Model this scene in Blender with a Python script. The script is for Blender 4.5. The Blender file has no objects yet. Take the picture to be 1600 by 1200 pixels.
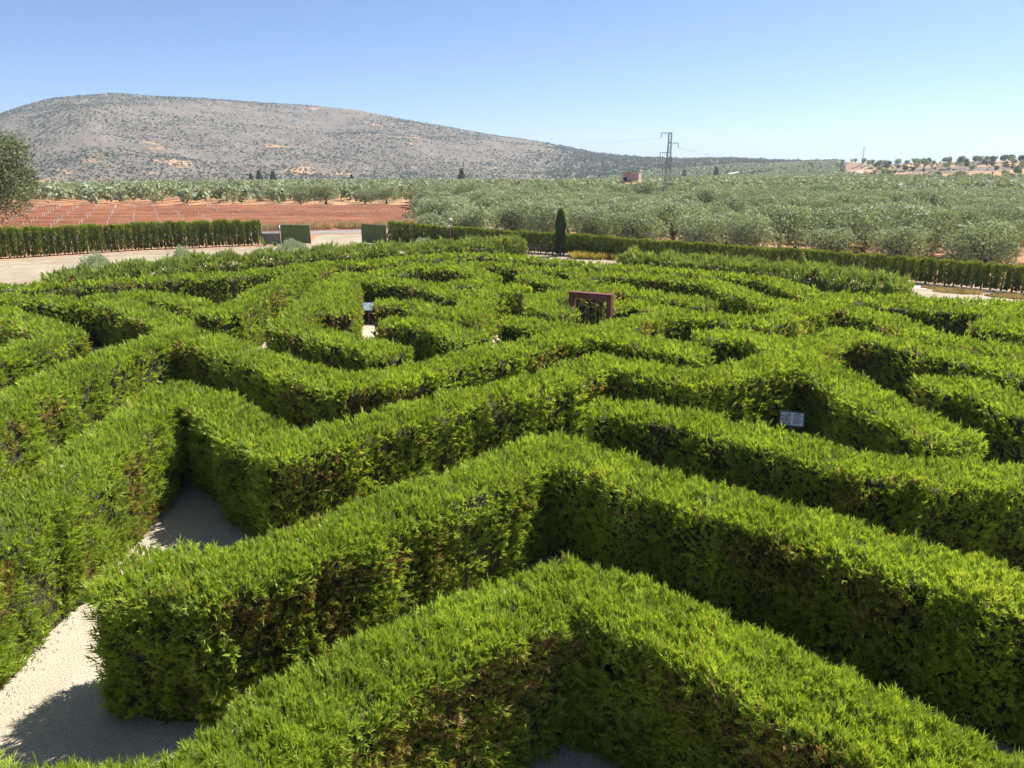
import bpy, bmesh, math, random
import numpy as np
from mathutils import Vector, Matrix

# ------------------------------------------------------------------ camera, sky, sun, exposure
scene = bpy.context.scene
EYE = 7.2
cam_data = bpy.data.cameras.new("camera")
cam_data.sensor_width = 36.0
cam_data.lens = 36.0 * 1156.0 / 1600.0
cam_data.clip_start = 0.1
cam_data.clip_end = 30000
cam = bpy.data.objects.new("camera", cam_data)
scene.collection.objects.link(cam)
cam.location = (0, 0, EYE)
cam.rotation_euler = (math.radians(90 - 16.48), 0, 0)
scene.camera = cam

SUN_EL = math.radians(54)
SUN_AZ = math.radians(58)          # clockwise from +Y (straight ahead) towards +X
world = bpy.data.worlds.new("World")
scene.world = world
world.use_nodes = True
wn = world.node_tree.nodes; wl = world.node_tree.links
wn.clear()
sky = wn.new("ShaderNodeTexSky"); sky.sky_type = 'NISHITA'; sky.sun_disc = False
sky.sun_elevation = SUN_EL; sky.sun_rotation = SUN_AZ
sky.altitude = 1000; sky.air_density = 0.7; sky.dust_density = 1.4; sky.ozone_density = 8.0
bg = wn.new("ShaderNodeBackground"); bg.inputs[1].default_value = 0.080
wo = wn.new("ShaderNodeOutputWorld")
wl.new(sky.outputs[0], bg.inputs[0]); wl.new(bg.outputs[0], wo.inputs[0])

sun_data = bpy.data.lights.new("sun", 'SUN')
sun_data.energy = 5.0; sun_data.angle = math.radians(0.53); sun_data.color = (1.0, 0.955, 0.88)
sun = bpy.data.objects.new("sun", sun_data)
scene.collection.objects.link(sun)
sd = Vector((math.sin(SUN_AZ) * math.cos(SUN_EL), math.cos(SUN_AZ) * math.cos(SUN_EL), math.sin(SUN_EL)))
sun.rotation_euler = (-sd).to_track_quat('-Z', 'Y').to_euler()
sun.location = (30, 20, 60)

scene.view_settings.view_transform = 'Standard'
scene.view_settings.look = 'None'
scene.view_settings.gamma = 1.0
scene.view_settings.use_curve_mapping = False
scene.view_settings.exposure = 1.12
cy = scene.cycles
cy.use_denoising = True
cy.denoiser = 'OPENIMAGEDENOISE'
cy.denoising_input_passes = 'RGB_ALBEDO_NORMAL'
cy.denoising_prefilter = 'ACCURATE'
cy.max_bounces = 8; cy.diffuse_bounces = 6; cy.glossy_bounces = 2
cy.transmission_bounces = 6; cy.transparent_max_bounces = 4; cy.volume_bounces = 0
cy.caustics_reflective = False; cy.caustics_refractive = False

rng = np.random.default_rng(7)
random.seed(7)
COL = scene.collection

# ------------------------------------------------------------------ helpers
def tag(o, label=None, cat=None, group=None, kind=None):
    if label: o["label"] = label
    if cat: o["category"] = cat
    if group: o["group"] = group
    if kind: o["kind"] = kind
    return o

def empty(name, loc=(0, 0, 0), rz=0.0):
    o = bpy.data.objects.new(name, None)
    o.location = loc; o.rotation_euler = (0, 0, rz); o.empty_display_size = 0.2
    COL.objects.link(o)
    return o

def link(name, mesh, parent=None):
    o = bpy.data.objects.new(name, mesh)
    COL.objects.link(o)
    if parent is not None: o.parent = parent
    return o

def np_mesh(name, V, Fc, mat, n=3, attrs=None, smooth=False, mats=None, midx=None):
    """mesh from numpy arrays; faces all have n corners"""
    me = bpy.data.meshes.new(name)
    V = np.asarray(V, dtype=np.float32).reshape(-1, 3)
    Fc = np.asarray(Fc, dtype=np.int32).reshape(-1)
    nf = len(Fc) // n
    me.vertices.add(len(V)); me.vertices.foreach_set("co", V.ravel())
    me.loops.add(len(Fc)); me.loops.foreach_set("vertex_index", Fc)
    me.polygons.add(nf)
    me.polygons.foreach_set("loop_start", np.arange(0, nf * n, n, dtype=np.int32))
    if smooth: me.polygons.foreach_set("use_smooth", np.ones(nf, dtype=bool))
    for m in (mats or [mat]): me.materials.append(m)
    if midx is not None: me.polygons.foreach_set("material_index", np.asarray(midx, dtype=np.int32))
    for k, a in (attrs or {}).items():
        at = me.attributes.new(k, 'FLOAT', 'POINT')
        at.data.foreach_set("value", np.asarray(a, dtype=np.float32))
    me.update(calc_edges=True)
    return me

def hash3(ix, iy, iz):
    n = (ix * 374761393 + iy * 668265263 + iz * 2147483647 + 1013904223) & 0xffffffff
    n = ((n ^ (n >> 13)) * 1274126177) & 0xffffffff
    n = (n ^ (n >> 16)) & 0xffffffff
    return n.astype(np.float64) / 4294967295.0

def vnoise(x, y, z=None):
    """smooth value noise in 0..1"""
    x = np.asarray(x, float); y = np.asarray(y, float)
    z = np.zeros_like(x) if z is None else np.asarray(z, float)
    ix, iy, iz = (np.floor(a).astype(np.int64) for a in (x, y, z))
    fx, fy, fz = x - ix, y - iy, z - iz
    fx, fy, fz = (f * f * (3 - 2 * f) for f in (fx, fy, fz))
    r = 0
    for a in (0, 1):
        for b in (0, 1):
            for c in (0, 1):
                w = (fx if a else 1 - fx) * (fy if b else 1 - fy) * (fz if c else 1 - fz)
                r = r + w * hash3(ix + a, iy + b, iz + c)
    return r

def fbm(x, y, o=4):
    r = 0; a = 0.5; s = 0
    for i in range(o):
        r = r + a * vnoise(x * 2 ** i + 17 * i, y * 2 ** i - 9 * i); s += a; a *= 0.5
    return r / s

class MB:
    """collects shapes into one bmesh"""
    def __init__(self): self.bm = bmesh.new()
    def box(self, c, s, rot=None, bev=0.0):
        m = Matrix.Translation(Vector(c))
        if rot is not None: m = m @ rot
        g = bmesh.ops.create_cube(self.bm, size=1.0, matrix=m @ Matrix.Diagonal((*s, 1)))
        if bev:
            es = {e for v in g['verts'] for e in v.link_edges}
            bmesh.ops.bevel(self.bm, geom=list(es), offset=bev, segments=2, affect='EDGES', profile=0.6)
        return self
    def tube(self, pts, rad, n=8, cap=True):
        pts = [Vector(p) for p in pts]
        rad = rad if hasattr(rad, '__len__') else [rad] * len(pts)
        rings = []
        for i, p in enumerate(pts):
            t = (pts[min(i + 1, len(pts) - 1)] - pts[max(i - 1, 0)]).normalized()
            a = t.orthogonal().normalized(); b = t.cross(a)
            if i:   # keep rings aligned
                a = (pa - t * pa.dot(t)).normalized(); b = t.cross(a)
            pa = a
            rings.append([self.bm.verts.new(p + (a * math.cos(k * 2 * math.pi / n) + b * math.sin(k * 2 * math.pi / n)) * rad[i]) for k in range(n)])
        for i in range(len(rings) - 1):
            for k in range(n):
                self.bm.faces.new((rings[i][k], rings[i][(k + 1) % n], rings[i + 1][(k + 1) % n], rings[i + 1][k]))
        if cap:
            self.bm.faces.new(rings[0][::-1]); self.bm.faces.new(rings[-1])
        return self
    def bar(self, a, b, w):
        a, b = Vector(a), Vector(b); d = b - a
        q = d.to_track_quat('Z', 'Y').to_matrix().to_4x4()
        return self.box((a + b) / 2, (w, w, d.length), q)
    def poly(self, pts):
        self.bm.faces.new([self.bm.verts.new(p) for p in pts]); return self
    def mesh(self, name, mat, smooth=False):
        me = bpy.data.meshes.new(name)
        self.bm.normal_update(); self.bm.to_mesh(me); self.bm.free()
        me.materials.append(mat)
        if smooth:
            for p in me.polygons: p.use_smooth = True
        return me
    def build(self, name, mat, parent=None, smooth=False):
        return link(name, self.mesh(name, mat, smooth), parent)

# ------------------------------------------------------------------ materials
def newmat(name):
    m = bpy.data.materials.new(name); m.use_nodes = True
    nt = m.node_tree; nt.nodes.clear()
    out = nt.nodes.new("ShaderNodeOutputMaterial")
    return m, nt, out

def N(nt, t, **kw):
    n = nt.nodes.new(t)
    for k, v in kw.items(): setattr(n, k, v)
    return n

def ramp(nt, stops, interp='LINEAR'):
    r = nt.nodes.new("ShaderNodeValToRGB"); cr = r.color_ramp; cr.interpolation = interp
    while len(cr.elements) > 1: cr.elements.remove(cr.elements[-1])
    cr.elements[0].position = stops[0][0]; cr.elements[0].color = (*stops[0][1], 1)
    for p, c in stops[1:]:
        e = cr.elements.new(p); e.color = (*c, 1)
    return r

def leaf_mat(name, stops, translucency=0.35, rough=0.55, spec=0.25, var=0.3, scale=1.2):
    m, nt, out = newmat(name); L = nt.links.new
    at = N(nt, "ShaderNodeAttribute", attribute_name="tint")
    r = ramp(nt, stops); L(at.outputs["Fac"], r.inputs[0])
    geo = N(nt, "ShaderNodeNewGeometry")
    nz = N(nt, "ShaderNodeTexNoise"); nz.inputs["Scale"].default_value = scale; nz.inputs["Detail"].default_value = 3
    L(geo.outputs["Position"], nz.inputs["Vector"])
    mr = N(nt, "ShaderNodeMapRange"); mr.inputs[1].default_value = 0.3; mr.inputs[2].default_value = 0.7
    mr.inputs[3].default_value = 1 - var; mr.inputs[4].default_value = 1 + var
    L(nz.outputs["Fac"], mr.inputs[0])
    mx = N(nt, "ShaderNodeMix", data_type='RGBA', blend_type='MULTIPLY'); mx.inputs[0].default_value = 1
    L(r.outputs[0], mx.inputs[6]); L(mr.outputs[0], mx.inputs[7])
    p = N(nt, "ShaderNodeBsdfPrincipled"); p.inputs["Roughness"].default_value = rough
    p.inputs["Specular IOR Level"].default_value = spec
    L(mx.outputs[2], p.inputs["Base Color"])
    tr = N(nt, "ShaderNodeBsdfTranslucent")
    tc = N(nt, "ShaderNodeMix", data_type='RGBA', blend_type='MULTIPLY'); tc.inputs[0].default_value = 1
    tc.inputs[7].default_value = (1.25, 1.2, 0.55, 1)
    L(mx.outputs[2], tc.inputs[6]); L(tc.outputs[2], tr.inputs[0])
    ms = N(nt, "ShaderNodeMixShader"); ms.inputs[0].default_value = translucency
    L(p.outputs[0], ms.inputs[1]); L(tr.outputs[0], ms.inputs[2]); L(ms.outputs[0], out.inputs[0])
    return m

def solid(name, col, rough=0.7, metal=0.0, spec=0.3, var=0.12, scale=3.0, bump=0.0, bscale=40.0):
    m, nt, out = newmat(name); L = nt.links.new
    geo = N(nt, "ShaderNodeTexCoord")
    nz = N(nt, "ShaderNodeTexNoise"); nz.inputs["Scale"].default_value = scale; nz.inputs["Detail"].default_value = 5
    L(geo.outputs["Object"], nz.inputs["Vector"])
    a = tuple(c * (1 - var) for c in col); b = tuple(min(1, c * (1 + var)) for c in col)
    r = ramp(nt, [(0.3, a), (0.7, b)]); L(nz.outputs["Fac"], r.inputs[0])
    p = N(nt, "ShaderNodeBsdfPrincipled"); p.inputs["Roughness"].default_value = rough
    p.inputs["Metallic"].default_value = metal; p.inputs["Specular IOR Level"].default_value = spec
    L(r.outputs[0], p.inputs["Base Color"])
    if bump:
        n2 = N(nt, "ShaderNodeTexNoise"); n2.inputs["Scale"].default_value = bscale; n2.inputs["Detail"].default_value = 4
        L(geo.outputs["Object"], n2.inputs["Vector"])
        bp = N(nt, "ShaderNodeBump"); bp.inputs["Strength"].default_value = bump; bp.inputs["Distance"].default_value = 0.02
        L(n2.outputs["Fac"], bp.inputs["Height"]); L(bp.outputs[0], p.inputs["Normal"])
    L(p.outputs[0], out.inputs[0])
    return m

def ground_mat(name, layers, rough=0.9, bump=0.5, bscale=60, bdist=0.01):
    """layers: list of (scale, detail, lo, hi, colour_a, colour_b, mix) ; first gives base"""
    m, nt, out = newmat(name); L = nt.links.new
    geo = N(nt, "ShaderNodeNewGeometry")
    cur = None
    for i, (sc, det, lo, hi, ca, cb, mode) in enumerate(layers):
        nz = N(nt, "ShaderNodeTexNoise"); nz.inputs["Detail"].default_value = det
        nz.inputs["Roughness"].default_value = 0.65
        if isinstance(sc, tuple):      # (rotation in degrees, scale along, scale across): streaks
            mp = N(nt, "ShaderNodeMapping", vector_type='TEXTURE'); mp.inputs["Rotation"].default_value = (0, 0, math.radians(sc[0]))
            mp.inputs["Scale"].default_value = (1 / sc[1], 1 / sc[2], 1); nz.inputs["Scale"].default_value = 1.0
            L(geo.outputs["Position"], mp.inputs["Vector"]); L(mp.outputs[0], nz.inputs["Vector"])
        else:
            nz.inputs["Scale"].default_value = sc; L(geo.outputs["Position"], nz.inputs["Vector"])
        if cur is None:
            r = ramp(nt, [(lo, ca), (hi, cb)]); L(nz.outputs["Fac"], r.inputs[0]); cur = r.outputs[0]
        else:
            if mode == 'MULT':
                r = ramp(nt, [(lo, ca), (hi, cb)]); L(nz.outputs["Fac"], r.inputs[0])
                mx = N(nt, "ShaderNodeMix", data_type='RGBA', blend_type='MULTIPLY'); mx.inputs[0].default_value = 1
                L(cur, mx.inputs[6]); L(r.outputs[0], mx.inputs[7]); cur = mx.outputs[2]
            else:
                mr = N(nt, "ShaderNodeMapRange"); mr.inputs[1].default_value = lo; mr.inputs[2].default_value = hi
                L(nz.outputs["Fac"], mr.inputs[0])
                mx = N(nt, "ShaderNodeMix", data_type='RGBA'); L(mr.outputs[0], mx.inputs[0])
                L(cur, mx.inputs[6]); mx.inputs[7].default_value = (*cb, 1); cur = mx.outputs[2]
    p = N(nt, "ShaderNodeBsdfPrincipled"); p.inputs["Roughness"].default_value = rough
    p.inputs["Specular IOR Level"].default_value = 0.15
    L(cur, p.inputs["Base Color"])
    if bump:
        n2 = N(nt, "ShaderNodeTexNoise"); n2.inputs["Scale"].default_value = bscale; n2.inputs["Detail"].default_value = 3
        L(geo.outputs["Position"], n2.inputs["Vector"])
        bp = N(nt, "ShaderNodeBump"); bp.inputs["Strength"].default_value = bump; bp.inputs["Distance"].default_value = bdist
        L(n2.outputs["Fac"], bp.inputs["Height"]); L(bp.outputs[0], p.inputs["Normal"])
    L(p.outputs[0], out.inputs[0])
    return m

M = {}
M['hedge'] = leaf_mat("hedge_foliage", [(0.0, (0.170, 0.205, 0.062)), (0.28, (0.235, 0.315, 0.060)), (0.55, (0.315, 0.425, 0.052)),
                                         (0.70, (0.405, 0.455, 0.066)), (0.82, (0.330, 0.245, 0.105)), (1.0, (0.245, 0.150, 0.080))],
                      translucency=0.45, var=0.2, scale=0.9)
M['scruffy'] = leaf_mat("scruffy_hedge_foliage", [(0.0, (0.150, 0.180, 0.070)), (0.28, (0.220, 0.280, 0.085)), (0.55, (0.290, 0.365, 0.085)),
                                         (0.70, (0.370, 0.410, 0.100)), (0.82, (0.230, 0.130, 0.050)), (1.0, (0.175, 0.070, 0.030))], translucency=0.3)
M['cypress'] = leaf_mat("cypress_foliage", [(0.0, (0.125, 0.160, 0.038)), (0.5, (0.225, 0.285, 0.052)), (0.8, (0.350, 0.410, 0.070)), (1.0, (0.30, 0.25, 0.09))], translucency=0.22)
M['dark_cypress'] = leaf_mat("tall_cypress_foliage", [(0.0, (0.045, 0.080, 0.034)), (1.0, (0.125, 0.190, 0.058))], translucency=0.2)
M['olive'] = leaf_mat("olive_foliage", [(0.0, (0.225, 0.265, 0.165)), (0.5, (0.310, 0.362, 0.222)), (1.0, (0.410, 0.455, 0.300))], translucency=0.22, rough=0.6, spec=0.15, var=0.15, scale=0.5)
M['oak'] = leaf_mat("dark_tree_foliage", [(0.0, (0.08, 0.11, 0.045)), (1.0, (0.20, 0.25, 0.10))], translucency=0.22, scale=0.3)
M['scrub'] = leaf_mat("scrub_foliage", [(0.0, (0.038, 0.052, 0.022)), (1.0, (0.150, 0.175, 0.085))], translucency=0.1, scale=0.02)
M['sage'] = leaf_mat("sage_foliage", [(0.0, (0.24, 0.30, 0.18)), (1.0, (0.44, 0.50, 0.34))], translucency=0.2)
M['fresh'] = leaf_mat("fresh_leaf", [(0.0, (0.09, 0.17, 0.03)), (1.0, (0.22, 0.32, 0.06))], translucency=0.35)
M['flower'] = leaf_mat("yellow_flower", [(0.0, (0.20, 0.22, 0.05)), (0.5, (0.50, 0.38, 0.06)), (1.0, (0.70, 0.60, 0.25))], translucency=0.3)
M['straw'] = leaf_mat("dry_straw", [(0.0, (0.28, 0.20, 0.10)), (1.0, (0.58, 0.46, 0.26))], translucency=0.25)
M['twig_shade'] = ground_mat("hedge_inside_shade", [(9, 6, 0.35, 0.65, (0.040, 0.046, 0.020), (0.110, 0.105, 0.048), ''), (1.3, 3, 0.5, 0.7, (0, 0, 0), (0.070, 0.050, 0.028), '')], bump=1.0, bscale=22, bdist=0.10)  # twig brown, with the shade between sprays put into its dark colour
M['bark'] = solid("bark", (0.13, 0.095, 0.065), 0.95, bump=0.6, bscale=25)
M['gravel'] = ground_mat("pale_gravel", [(0.35, 5, 0.3, 0.7, (0.46, 0.395, 0.30), (0.56, 0.495, 0.39), ''),
                                         (38, 3, 0.32, 0.68, (0.70, 0.68, 0.65), (1.15, 1.13, 1.1), 'MULT'),
                                         (0.9, 5, 0.62, 0.78, (0, 0, 0), (0.29, 0.24, 0.18), '')], bump=1.0, bscale=55, bdist=0.03)
M['drive'] = ground_mat("drive_gravel", [(0.12, 6, 0.3, 0.7, (0.325, 0.275, 0.205), (0.39, 0.34, 0.26), ''),
                                         (12, 4, 0.3, 0.7, (0.84, 0.83, 0.81), (1.06, 1.06, 1.06), 'MULT'),
                                         (0.5, 7, 0.40, 0.60, (0.84, 0.81, 0.76), (1.04, 1.03, 1.02), 'MULT'),
                                         ((33, 0.05, 0.9), 3, 0.40, 0.60, (0.86, 0.84, 0.80), (1.04, 1.04, 1.04), 'MULT')], bump=0.4, bscale=30, bdist=0.02)
M['red_soil'] = ground_mat("red_soil", [(0.4, 5, 0.3, 0.7, (0.20, 0.080, 0.042), (0.28, 0.128, 0.070), ''),
                                        (6, 5, 0.3, 0.7, (0.75, 0.72, 0.7), (1.12, 1.12, 1.12), 'MULT'),
                                        ((6, 0.05, 0.45), 3, 0.40, 0.60, (0.70, 0.66, 0.64), (1.12, 1.10, 1.08), 'MULT')], bump=1.0, bscale=5, bdist=0.08)
M['verge_soil'] = ground_mat("verge_soil", [(0.5, 5, 0.3, 0.7, (0.36, 0.20, 0.12), (0.44, 0.28, 0.18), ''),
                                        (9, 4, 0.3, 0.7, (0.82, 0.8, 0.8), (1.08, 1.08, 1.08), 'MULT')], bump=0.8, bscale=8, bdist=0.05)
M['asphalt'] = ground_mat("old_asphalt", [(0.5, 5, 0.3, 0.7, (0.20, 0.185, 0.175), (0.27, 0.25, 0.235), ''),
                                        (40, 3, 0.3, 0.7, (0.8, 0.8, 0.8), (1.1, 1.1, 1.1), 'MULT')], bump=0.3)
M['track'] = ground_mat("pale_track", [(0.1, 4, 0.3, 0.7, (0.46, 0.38, 0.30), (0.56, 0.48, 0.38), '')], bump=0.2, bscale=2)

# terrain: red plain turning to grey stony hill, with ochre bare patches
def terrain_mat():
    m, nt, out = newmat("terrain"); L = nt.links.new
    geo = N(nt, "ShaderNodeNewGeometry")
    def noise(sc, det, rg=0.6):
        n = N(nt, "ShaderNodeTexNoise"); n.inputs["Scale"].default_value = sc; n.inputs["Detail"].default_value = det
        n.inputs["Roughness"].default_value = rg; L(geo.outputs["Position"], n.inputs["Vector"]); return n.outputs["Fac"]
    def mix(f, a, b):
        x = N(nt, "ShaderNodeMix", data_type='RGBA')
        L(f, x.inputs[0])
        for s, i in ((a, 6), (b, 7)):
            if isinstance(s, tuple): x.inputs[i].default_value = (*s, 1)
            else: L(s, x.inputs[i])
        return x.outputs[2]
    def rng_(f, lo, hi):
        r = N(nt, "ShaderNodeMapRange"); r.inputs[1].default_value = lo; r.inputs[2].default_value = hi; L(f, r.inputs[0]); return r.outputs[0]
    soil = mix(rng_(noise(0.05, 6), 0.35, 0.65), (0.29, 0.135, 0.07), (0.36, 0.205, 0.115))
    rock = mix(rng_(noise(0.02, 8, 0.7), 0.35, 0.65), (0.122, 0.096, 0.075), (0.205, 0.166, 0.130))
    rock = mix(rng_(noise(0.10, 5, 0.7), 0.50, 0.62), rock, (0.110, 0.108, 0.070))
    och = N(nt, "ShaderNodeAttribute", attribute_name="ochre")
    on = N(nt, "ShaderNodeMath", operation='ADD'); L(noise(0.012, 7, 0.7), on.inputs[0]); L(och.outputs["Fac"], on.inputs[1])
    rock = mix(rng_(noise(0.045, 6, 0.75), 0.615, 0.66), rock, (0.34, 0.225, 0.130))
    rock = mix(rng_(on.outputs[0], 0.64, 0.70), rock, (0.38, 0.235, 0.125))
    at = N(nt, "ShaderNodeAttribute", attribute_name="hill")
    gr = N(nt, "ShaderNodeAttribute", attribute_name="grass")
    soil = mix(gr.outputs["Fac"], soil, (0.42, 0.33, 0.17))
    col = mix(at.outputs["Fac"], soil, rock)
    p = N(nt, "ShaderNodeBsdfPrincipled"); p.inputs["Roughness"].default_value = 0.95; p.inputs["Specular IOR Level"].default_value = 0.1
    L(col, p.inputs["Base Color"])
    bp = N(nt, "ShaderNodeBump"); bp.inputs["Strength"].default_value = 0.6; bp.inputs["Distance"].default_value = 1.5
    L(noise(0.08, 6, 0.7), bp.inputs["Height"]); L(bp.outputs[0], p.inputs["Normal"])
    L(p.outputs[0], out.inputs[0])
    return m
M['terrain'] = terrain_mat()
M['gate_green'] = solid("green_gate_netting", (0.125, 0.155, 0.050), 0.8, var=0.10, scale=2.0, bump=0.3, bscale=300)
M['gate_frame'] = solid("gate_frame_paint", (0.17, 0.18, 0.13), 0.6)
M['mesh_grey'] = solid("grey_netting", (0.30, 0.25, 0.22), 0.85, var=0.2, scale=6)
M['galv'] = solid("galvanised_steel", (0.42, 0.43, 0.43), 0.45, metal=0.7, var=0.15)
M['pylon'] = solid("pylon_steel", (0.16, 0.17, 0.17), 0.6, metal=0.3, var=0.15)
M['arch'] = solid("oxide_red_steel", (0.165, 0.056, 0.040), 0.6, var=0.15, scale=4)
M['chain'] = solid("chain_steel", (0.36, 0.37, 0.38), 0.4, metal=0.6)
M['white'] = solid("white_paint", (0.78, 0.78, 0.76), 0.5, var=0.04)
M['sign_frame'] = solid("sign_frame", (0.035, 0.065, 0.080), 0.45)
M['sign_face'] = solid("sign_face", (0.62, 0.68, 0.70), 0.4, spec=0.3, var=0.05)
M['sign_photo'] = solid("sign_photo", (0.26, 0.28, 0.29), 0.3, var=0.7, scale=18)
M['sign_text'] = solid("sign_print", (0.10, 0.12, 0.13), 0.5)
M['sign_blue'] = solid("sign_blue_picture", (0.42, 0.55, 0.60), 0.3, var=0.45, scale=14)
M['wood'] = solid("brown_post", (0.16, 0.075, 0.045), 0.75, var=0.25, scale=8)
M['black_box'] = solid("dark_plinth", (0.020, 0.018, 0.018), 0.8)
M['brick_wall'] = solid("pinkish_brick", (0.50, 0.36, 0.31), 0.9, var=0.18, scale=1.5, bump=0.3, bscale=10)
M['roof_tile'] = solid("clay_roof", (0.50, 0.30, 0.19), 0.9, var=0.25, scale=3)
M['dark_open'] = solid("dark_opening", (0.03, 0.025, 0.022), 0.9)
M['shed_white'] = solid("shed_sheet", (0.62, 0.62, 0.60), 0.6, var=0.06)
M['tube_white'] = solid("vine_tube", (0.62, 0.60, 0.55), 0.7, var=0.08)
M['pole_wood'] = solid("pole_wood", (0.14, 0.12, 0.10), 0.9)
M['fence_dark'] = solid("dark_fence_paint", (0.07, 0.075, 0.08), 0.6)
M['wire'] = solid("wire_metal", (0.20, 0.20, 0.21), 0.5, metal=0.3)

# ------------------------------------------------------------------ terrain
# skyline of the hills: (azimuth in degrees from straight ahead, ridge elevation slope, ridge distance, foot distance, hillness)
SKY = np.array([(-180, -0.01, 1900, 1100, 0), (-70, -0.005, 1900, 1100, 1), (-45.34, 0.0045, 1900, 1050, 1.0), (-41.06, 0.0179, 1900, 1050, 1.0), (-36.74, 0.0335, 1900, 1050, 1.0), (-33.57, 0.0491, 1900, 1050, 1.0), (-31.89, 0.0605, 1900, 1050, 1.0), (-30.14, 0.0709, 1900, 1050, 1.0), (-28.33, 0.0762, 1900, 1050, 1.0), (-26.84, 0.0785, 1900, 1050, 1.0), (-24.92, 0.0777, 1900, 1050, 1.0), (-22.53, 0.0763, 1900, 1050, 1.0), (-18.36, 0.0732, 1900, 1050, 1.0), (-13.97, 0.0703, 1900, 1050, 1.0), (-11.26, 0.0658, 1900, 1050, 1.0), (-8.49, 0.0572, 1900, 1050, 1.0), (-4.74, 0.0469, 1900, 1050, 1.0), (-1.9, 0.0385, 1900, 1050, 1.0), (0.95, 0.0323, 1900, 1050, 1.0), (3.8, 0.0236, 1900, 1050, 1.0), (6.15, 0.0142, 1854.5454545454545, 986.3636363636364, 1.0), (9.42, 0.0094, 1790.909090909091, 897.2727272727273, 1.0), (12.17, 0.007, 1736.3636363636363, 820.9090909090909, 1.0), (13.97, 0.0077, 1700.0, 770.0, 1.0), (16.19, 0.0076, 1654.5454545454545, 706.3636363636364, 1.0), (18.36, 0.0053, 1609.090909090909, 642.7272727272727, 1.0), (20.89, 0.0037, 1554.5454545454545, 566.3636363636364, 1.0), (22.53, 0.0044, 1518.1818181818182, 515.4545454545454, 1.0), (24.13, 0.0036, 1000, 440, 1.0), (24.6, 0.0029, 720, 395, 1.0), (25.15, 0.0, 720, 395, 1.0), (26.46, 0.0007, 640, 380, 1.0), (28.33, 0.0028, 640, 380, 1.0), (30.14, 0.0034, 640, 380, 1.0), (31.89, 0.0047, 640, 380, 1.0), (33.57, 0.0053, 640, 380, 1.0), (39.68, 0.0049, 640, 380, 1.0), (60, 0.0, 700, 400, 1), (80, -0.01, 900, 500, 0), (180, -0.01, 1900, 1100, 0)])

def smooth(t):
    t = np.clip(t, 0, 1); return t * t * (3 - 2 * t)

def ground_z(x, y, want=False):
    x = np.asarray(x, float); y = np.asarray(y, float)
    r = np.hypot(x, y); az = np.degrees(np.arctan2(x, y))
    sl, R, Ft, hl = (np.interp(az, SKY[:, 0], SKY[:, i]) for i in (1, 2, 3, 4))
    droop = np.interp(az, [-90, -35, 5, 16, 24, 40], [10, 17, 15, 7, 3, 3])
    base = -droop * smooth((r - 130) / 900.0)
    wob = (fbm(x / 260 + 5, y / 260) - 0.5) * 2
    gul = np.abs(fbm(x / 420 - 3, y / 420 + 8) - 0.5) * 2
    t = np.clip((r - Ft * (1 + 0.10 * wob)) / (R - Ft), 0, None)
    zr = EYE + R * sl
    up = smooth(np.minimum(t, 1)) * 0.55 + np.minimum(t, 1) * 0.45
    amp = np.clip(zr - base, 0, None)
    z = base + (zr - base) * up
    z = z + amp * (-0.26 * gul + 0.07 - 0.10 * np.abs(fbm(x / 150 + 3, y / 150) - 0.5)) * np.sin(np.pi * np.clip(t, 0, 1)) ** 1.0
    z = z + wob * 0.012 * amp * smooth(t * 2) * (t < 1)
    z = np.where(t > 1, zr - (t - 1) * 0.9 * amp - 4 * (t - 1), z)
    z = np.maximum(np.where(r < 130, 0.0, z), -34.0)
    if want:
        hill = smooth((t - 0.0) / 0.08) * hl
        return z, hill, t, r, az
    return z

def build_terrain():
    azs = np.concatenate([np.arange(-180, -46, 4.0), np.arange(-46, 46, 0.22), np.arange(46, 180, 4.0)])
    rad = np.concatenate([[0.0, 6, 20, 45, 75, 100, 120, 130], np.geomspace(136, 900, 62), np.geomspace(915, 2300, 80), np.geomspace(2450, 6000, 8)])
    A, Rr = np.meshgrid(np.radians(azs), rad)
    X = Rr * np.sin(A); Y = Rr * np.cos(A)
    Z, hill, t, r, az = ground_z(X, Y, True)
    nr, na = X.shape
    i = np.arange(nr - 1)[:, None] * na; j = np.arange(na); j2 = (j + 1) % na
    F = np.stack([i + j, i + na + j, i + na + j2, i + j2], -1).reshape(-1, 4)[:, ::-1]
    V = np.stack([X, Y, Z], -1).reshape(-1, 3)
    # bare ochre ground: a ploughed strip at the hill foot, the near rise on the right
    och = np.zeros_like(X)
    och += 0.9 * ((az > -14.3) & (az < -7.0) & (t > 0.02) & (t < 0.075))
    och += 0.17 * ((az > 23.3) & (t > 0.05)) * (hill > 0.2)
    och += 0.06 * np.exp(-((t - 0.14) / 0.12) ** 2) * (az < 2)
    och += 0.10 * (vnoise(X / 300, Y / 300) - 0.4)
    grs = smooth((fbm(X / 30, Y / 30) - 0.5) * 5) * 0.35 * (r > 60)
    me = np_mesh("terrain", V, F, M['terrain'], 4, {"hill": hill.ravel(), "ochre": och.ravel(), "grass": grs.ravel()}, smooth=True)
    tag(link("terrain", me), kind="structure")
build_terrain()

def sheet(name, pts, z, mat, wave=0.0, seed=0):
    """flat ground sheet with a slightly uneven outline"""
    P = []
    rr = np.random.default_rng(seed)
    for k in range(len(pts)):
        a = np.array(pts[k], float); b = np.array(pts[(k + 1) % len(pts)], float)
        n = max(1, int(np.linalg.norm(b - a) / 0.8)) if wave else 1
        d = (b - a) / max(np.linalg.norm(b - a), 1e-6); nn = np.array([-d[1], d[0]])
        for q in range(n):
            p = a + (b - a) * q / n
            if wave and q: p = p + nn * rr.normal(0, wave)
            P.append((p[0], p[1], z))
    o = MB().poly(P).build(name, mat)
    return tag(o, kind="structure")

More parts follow.
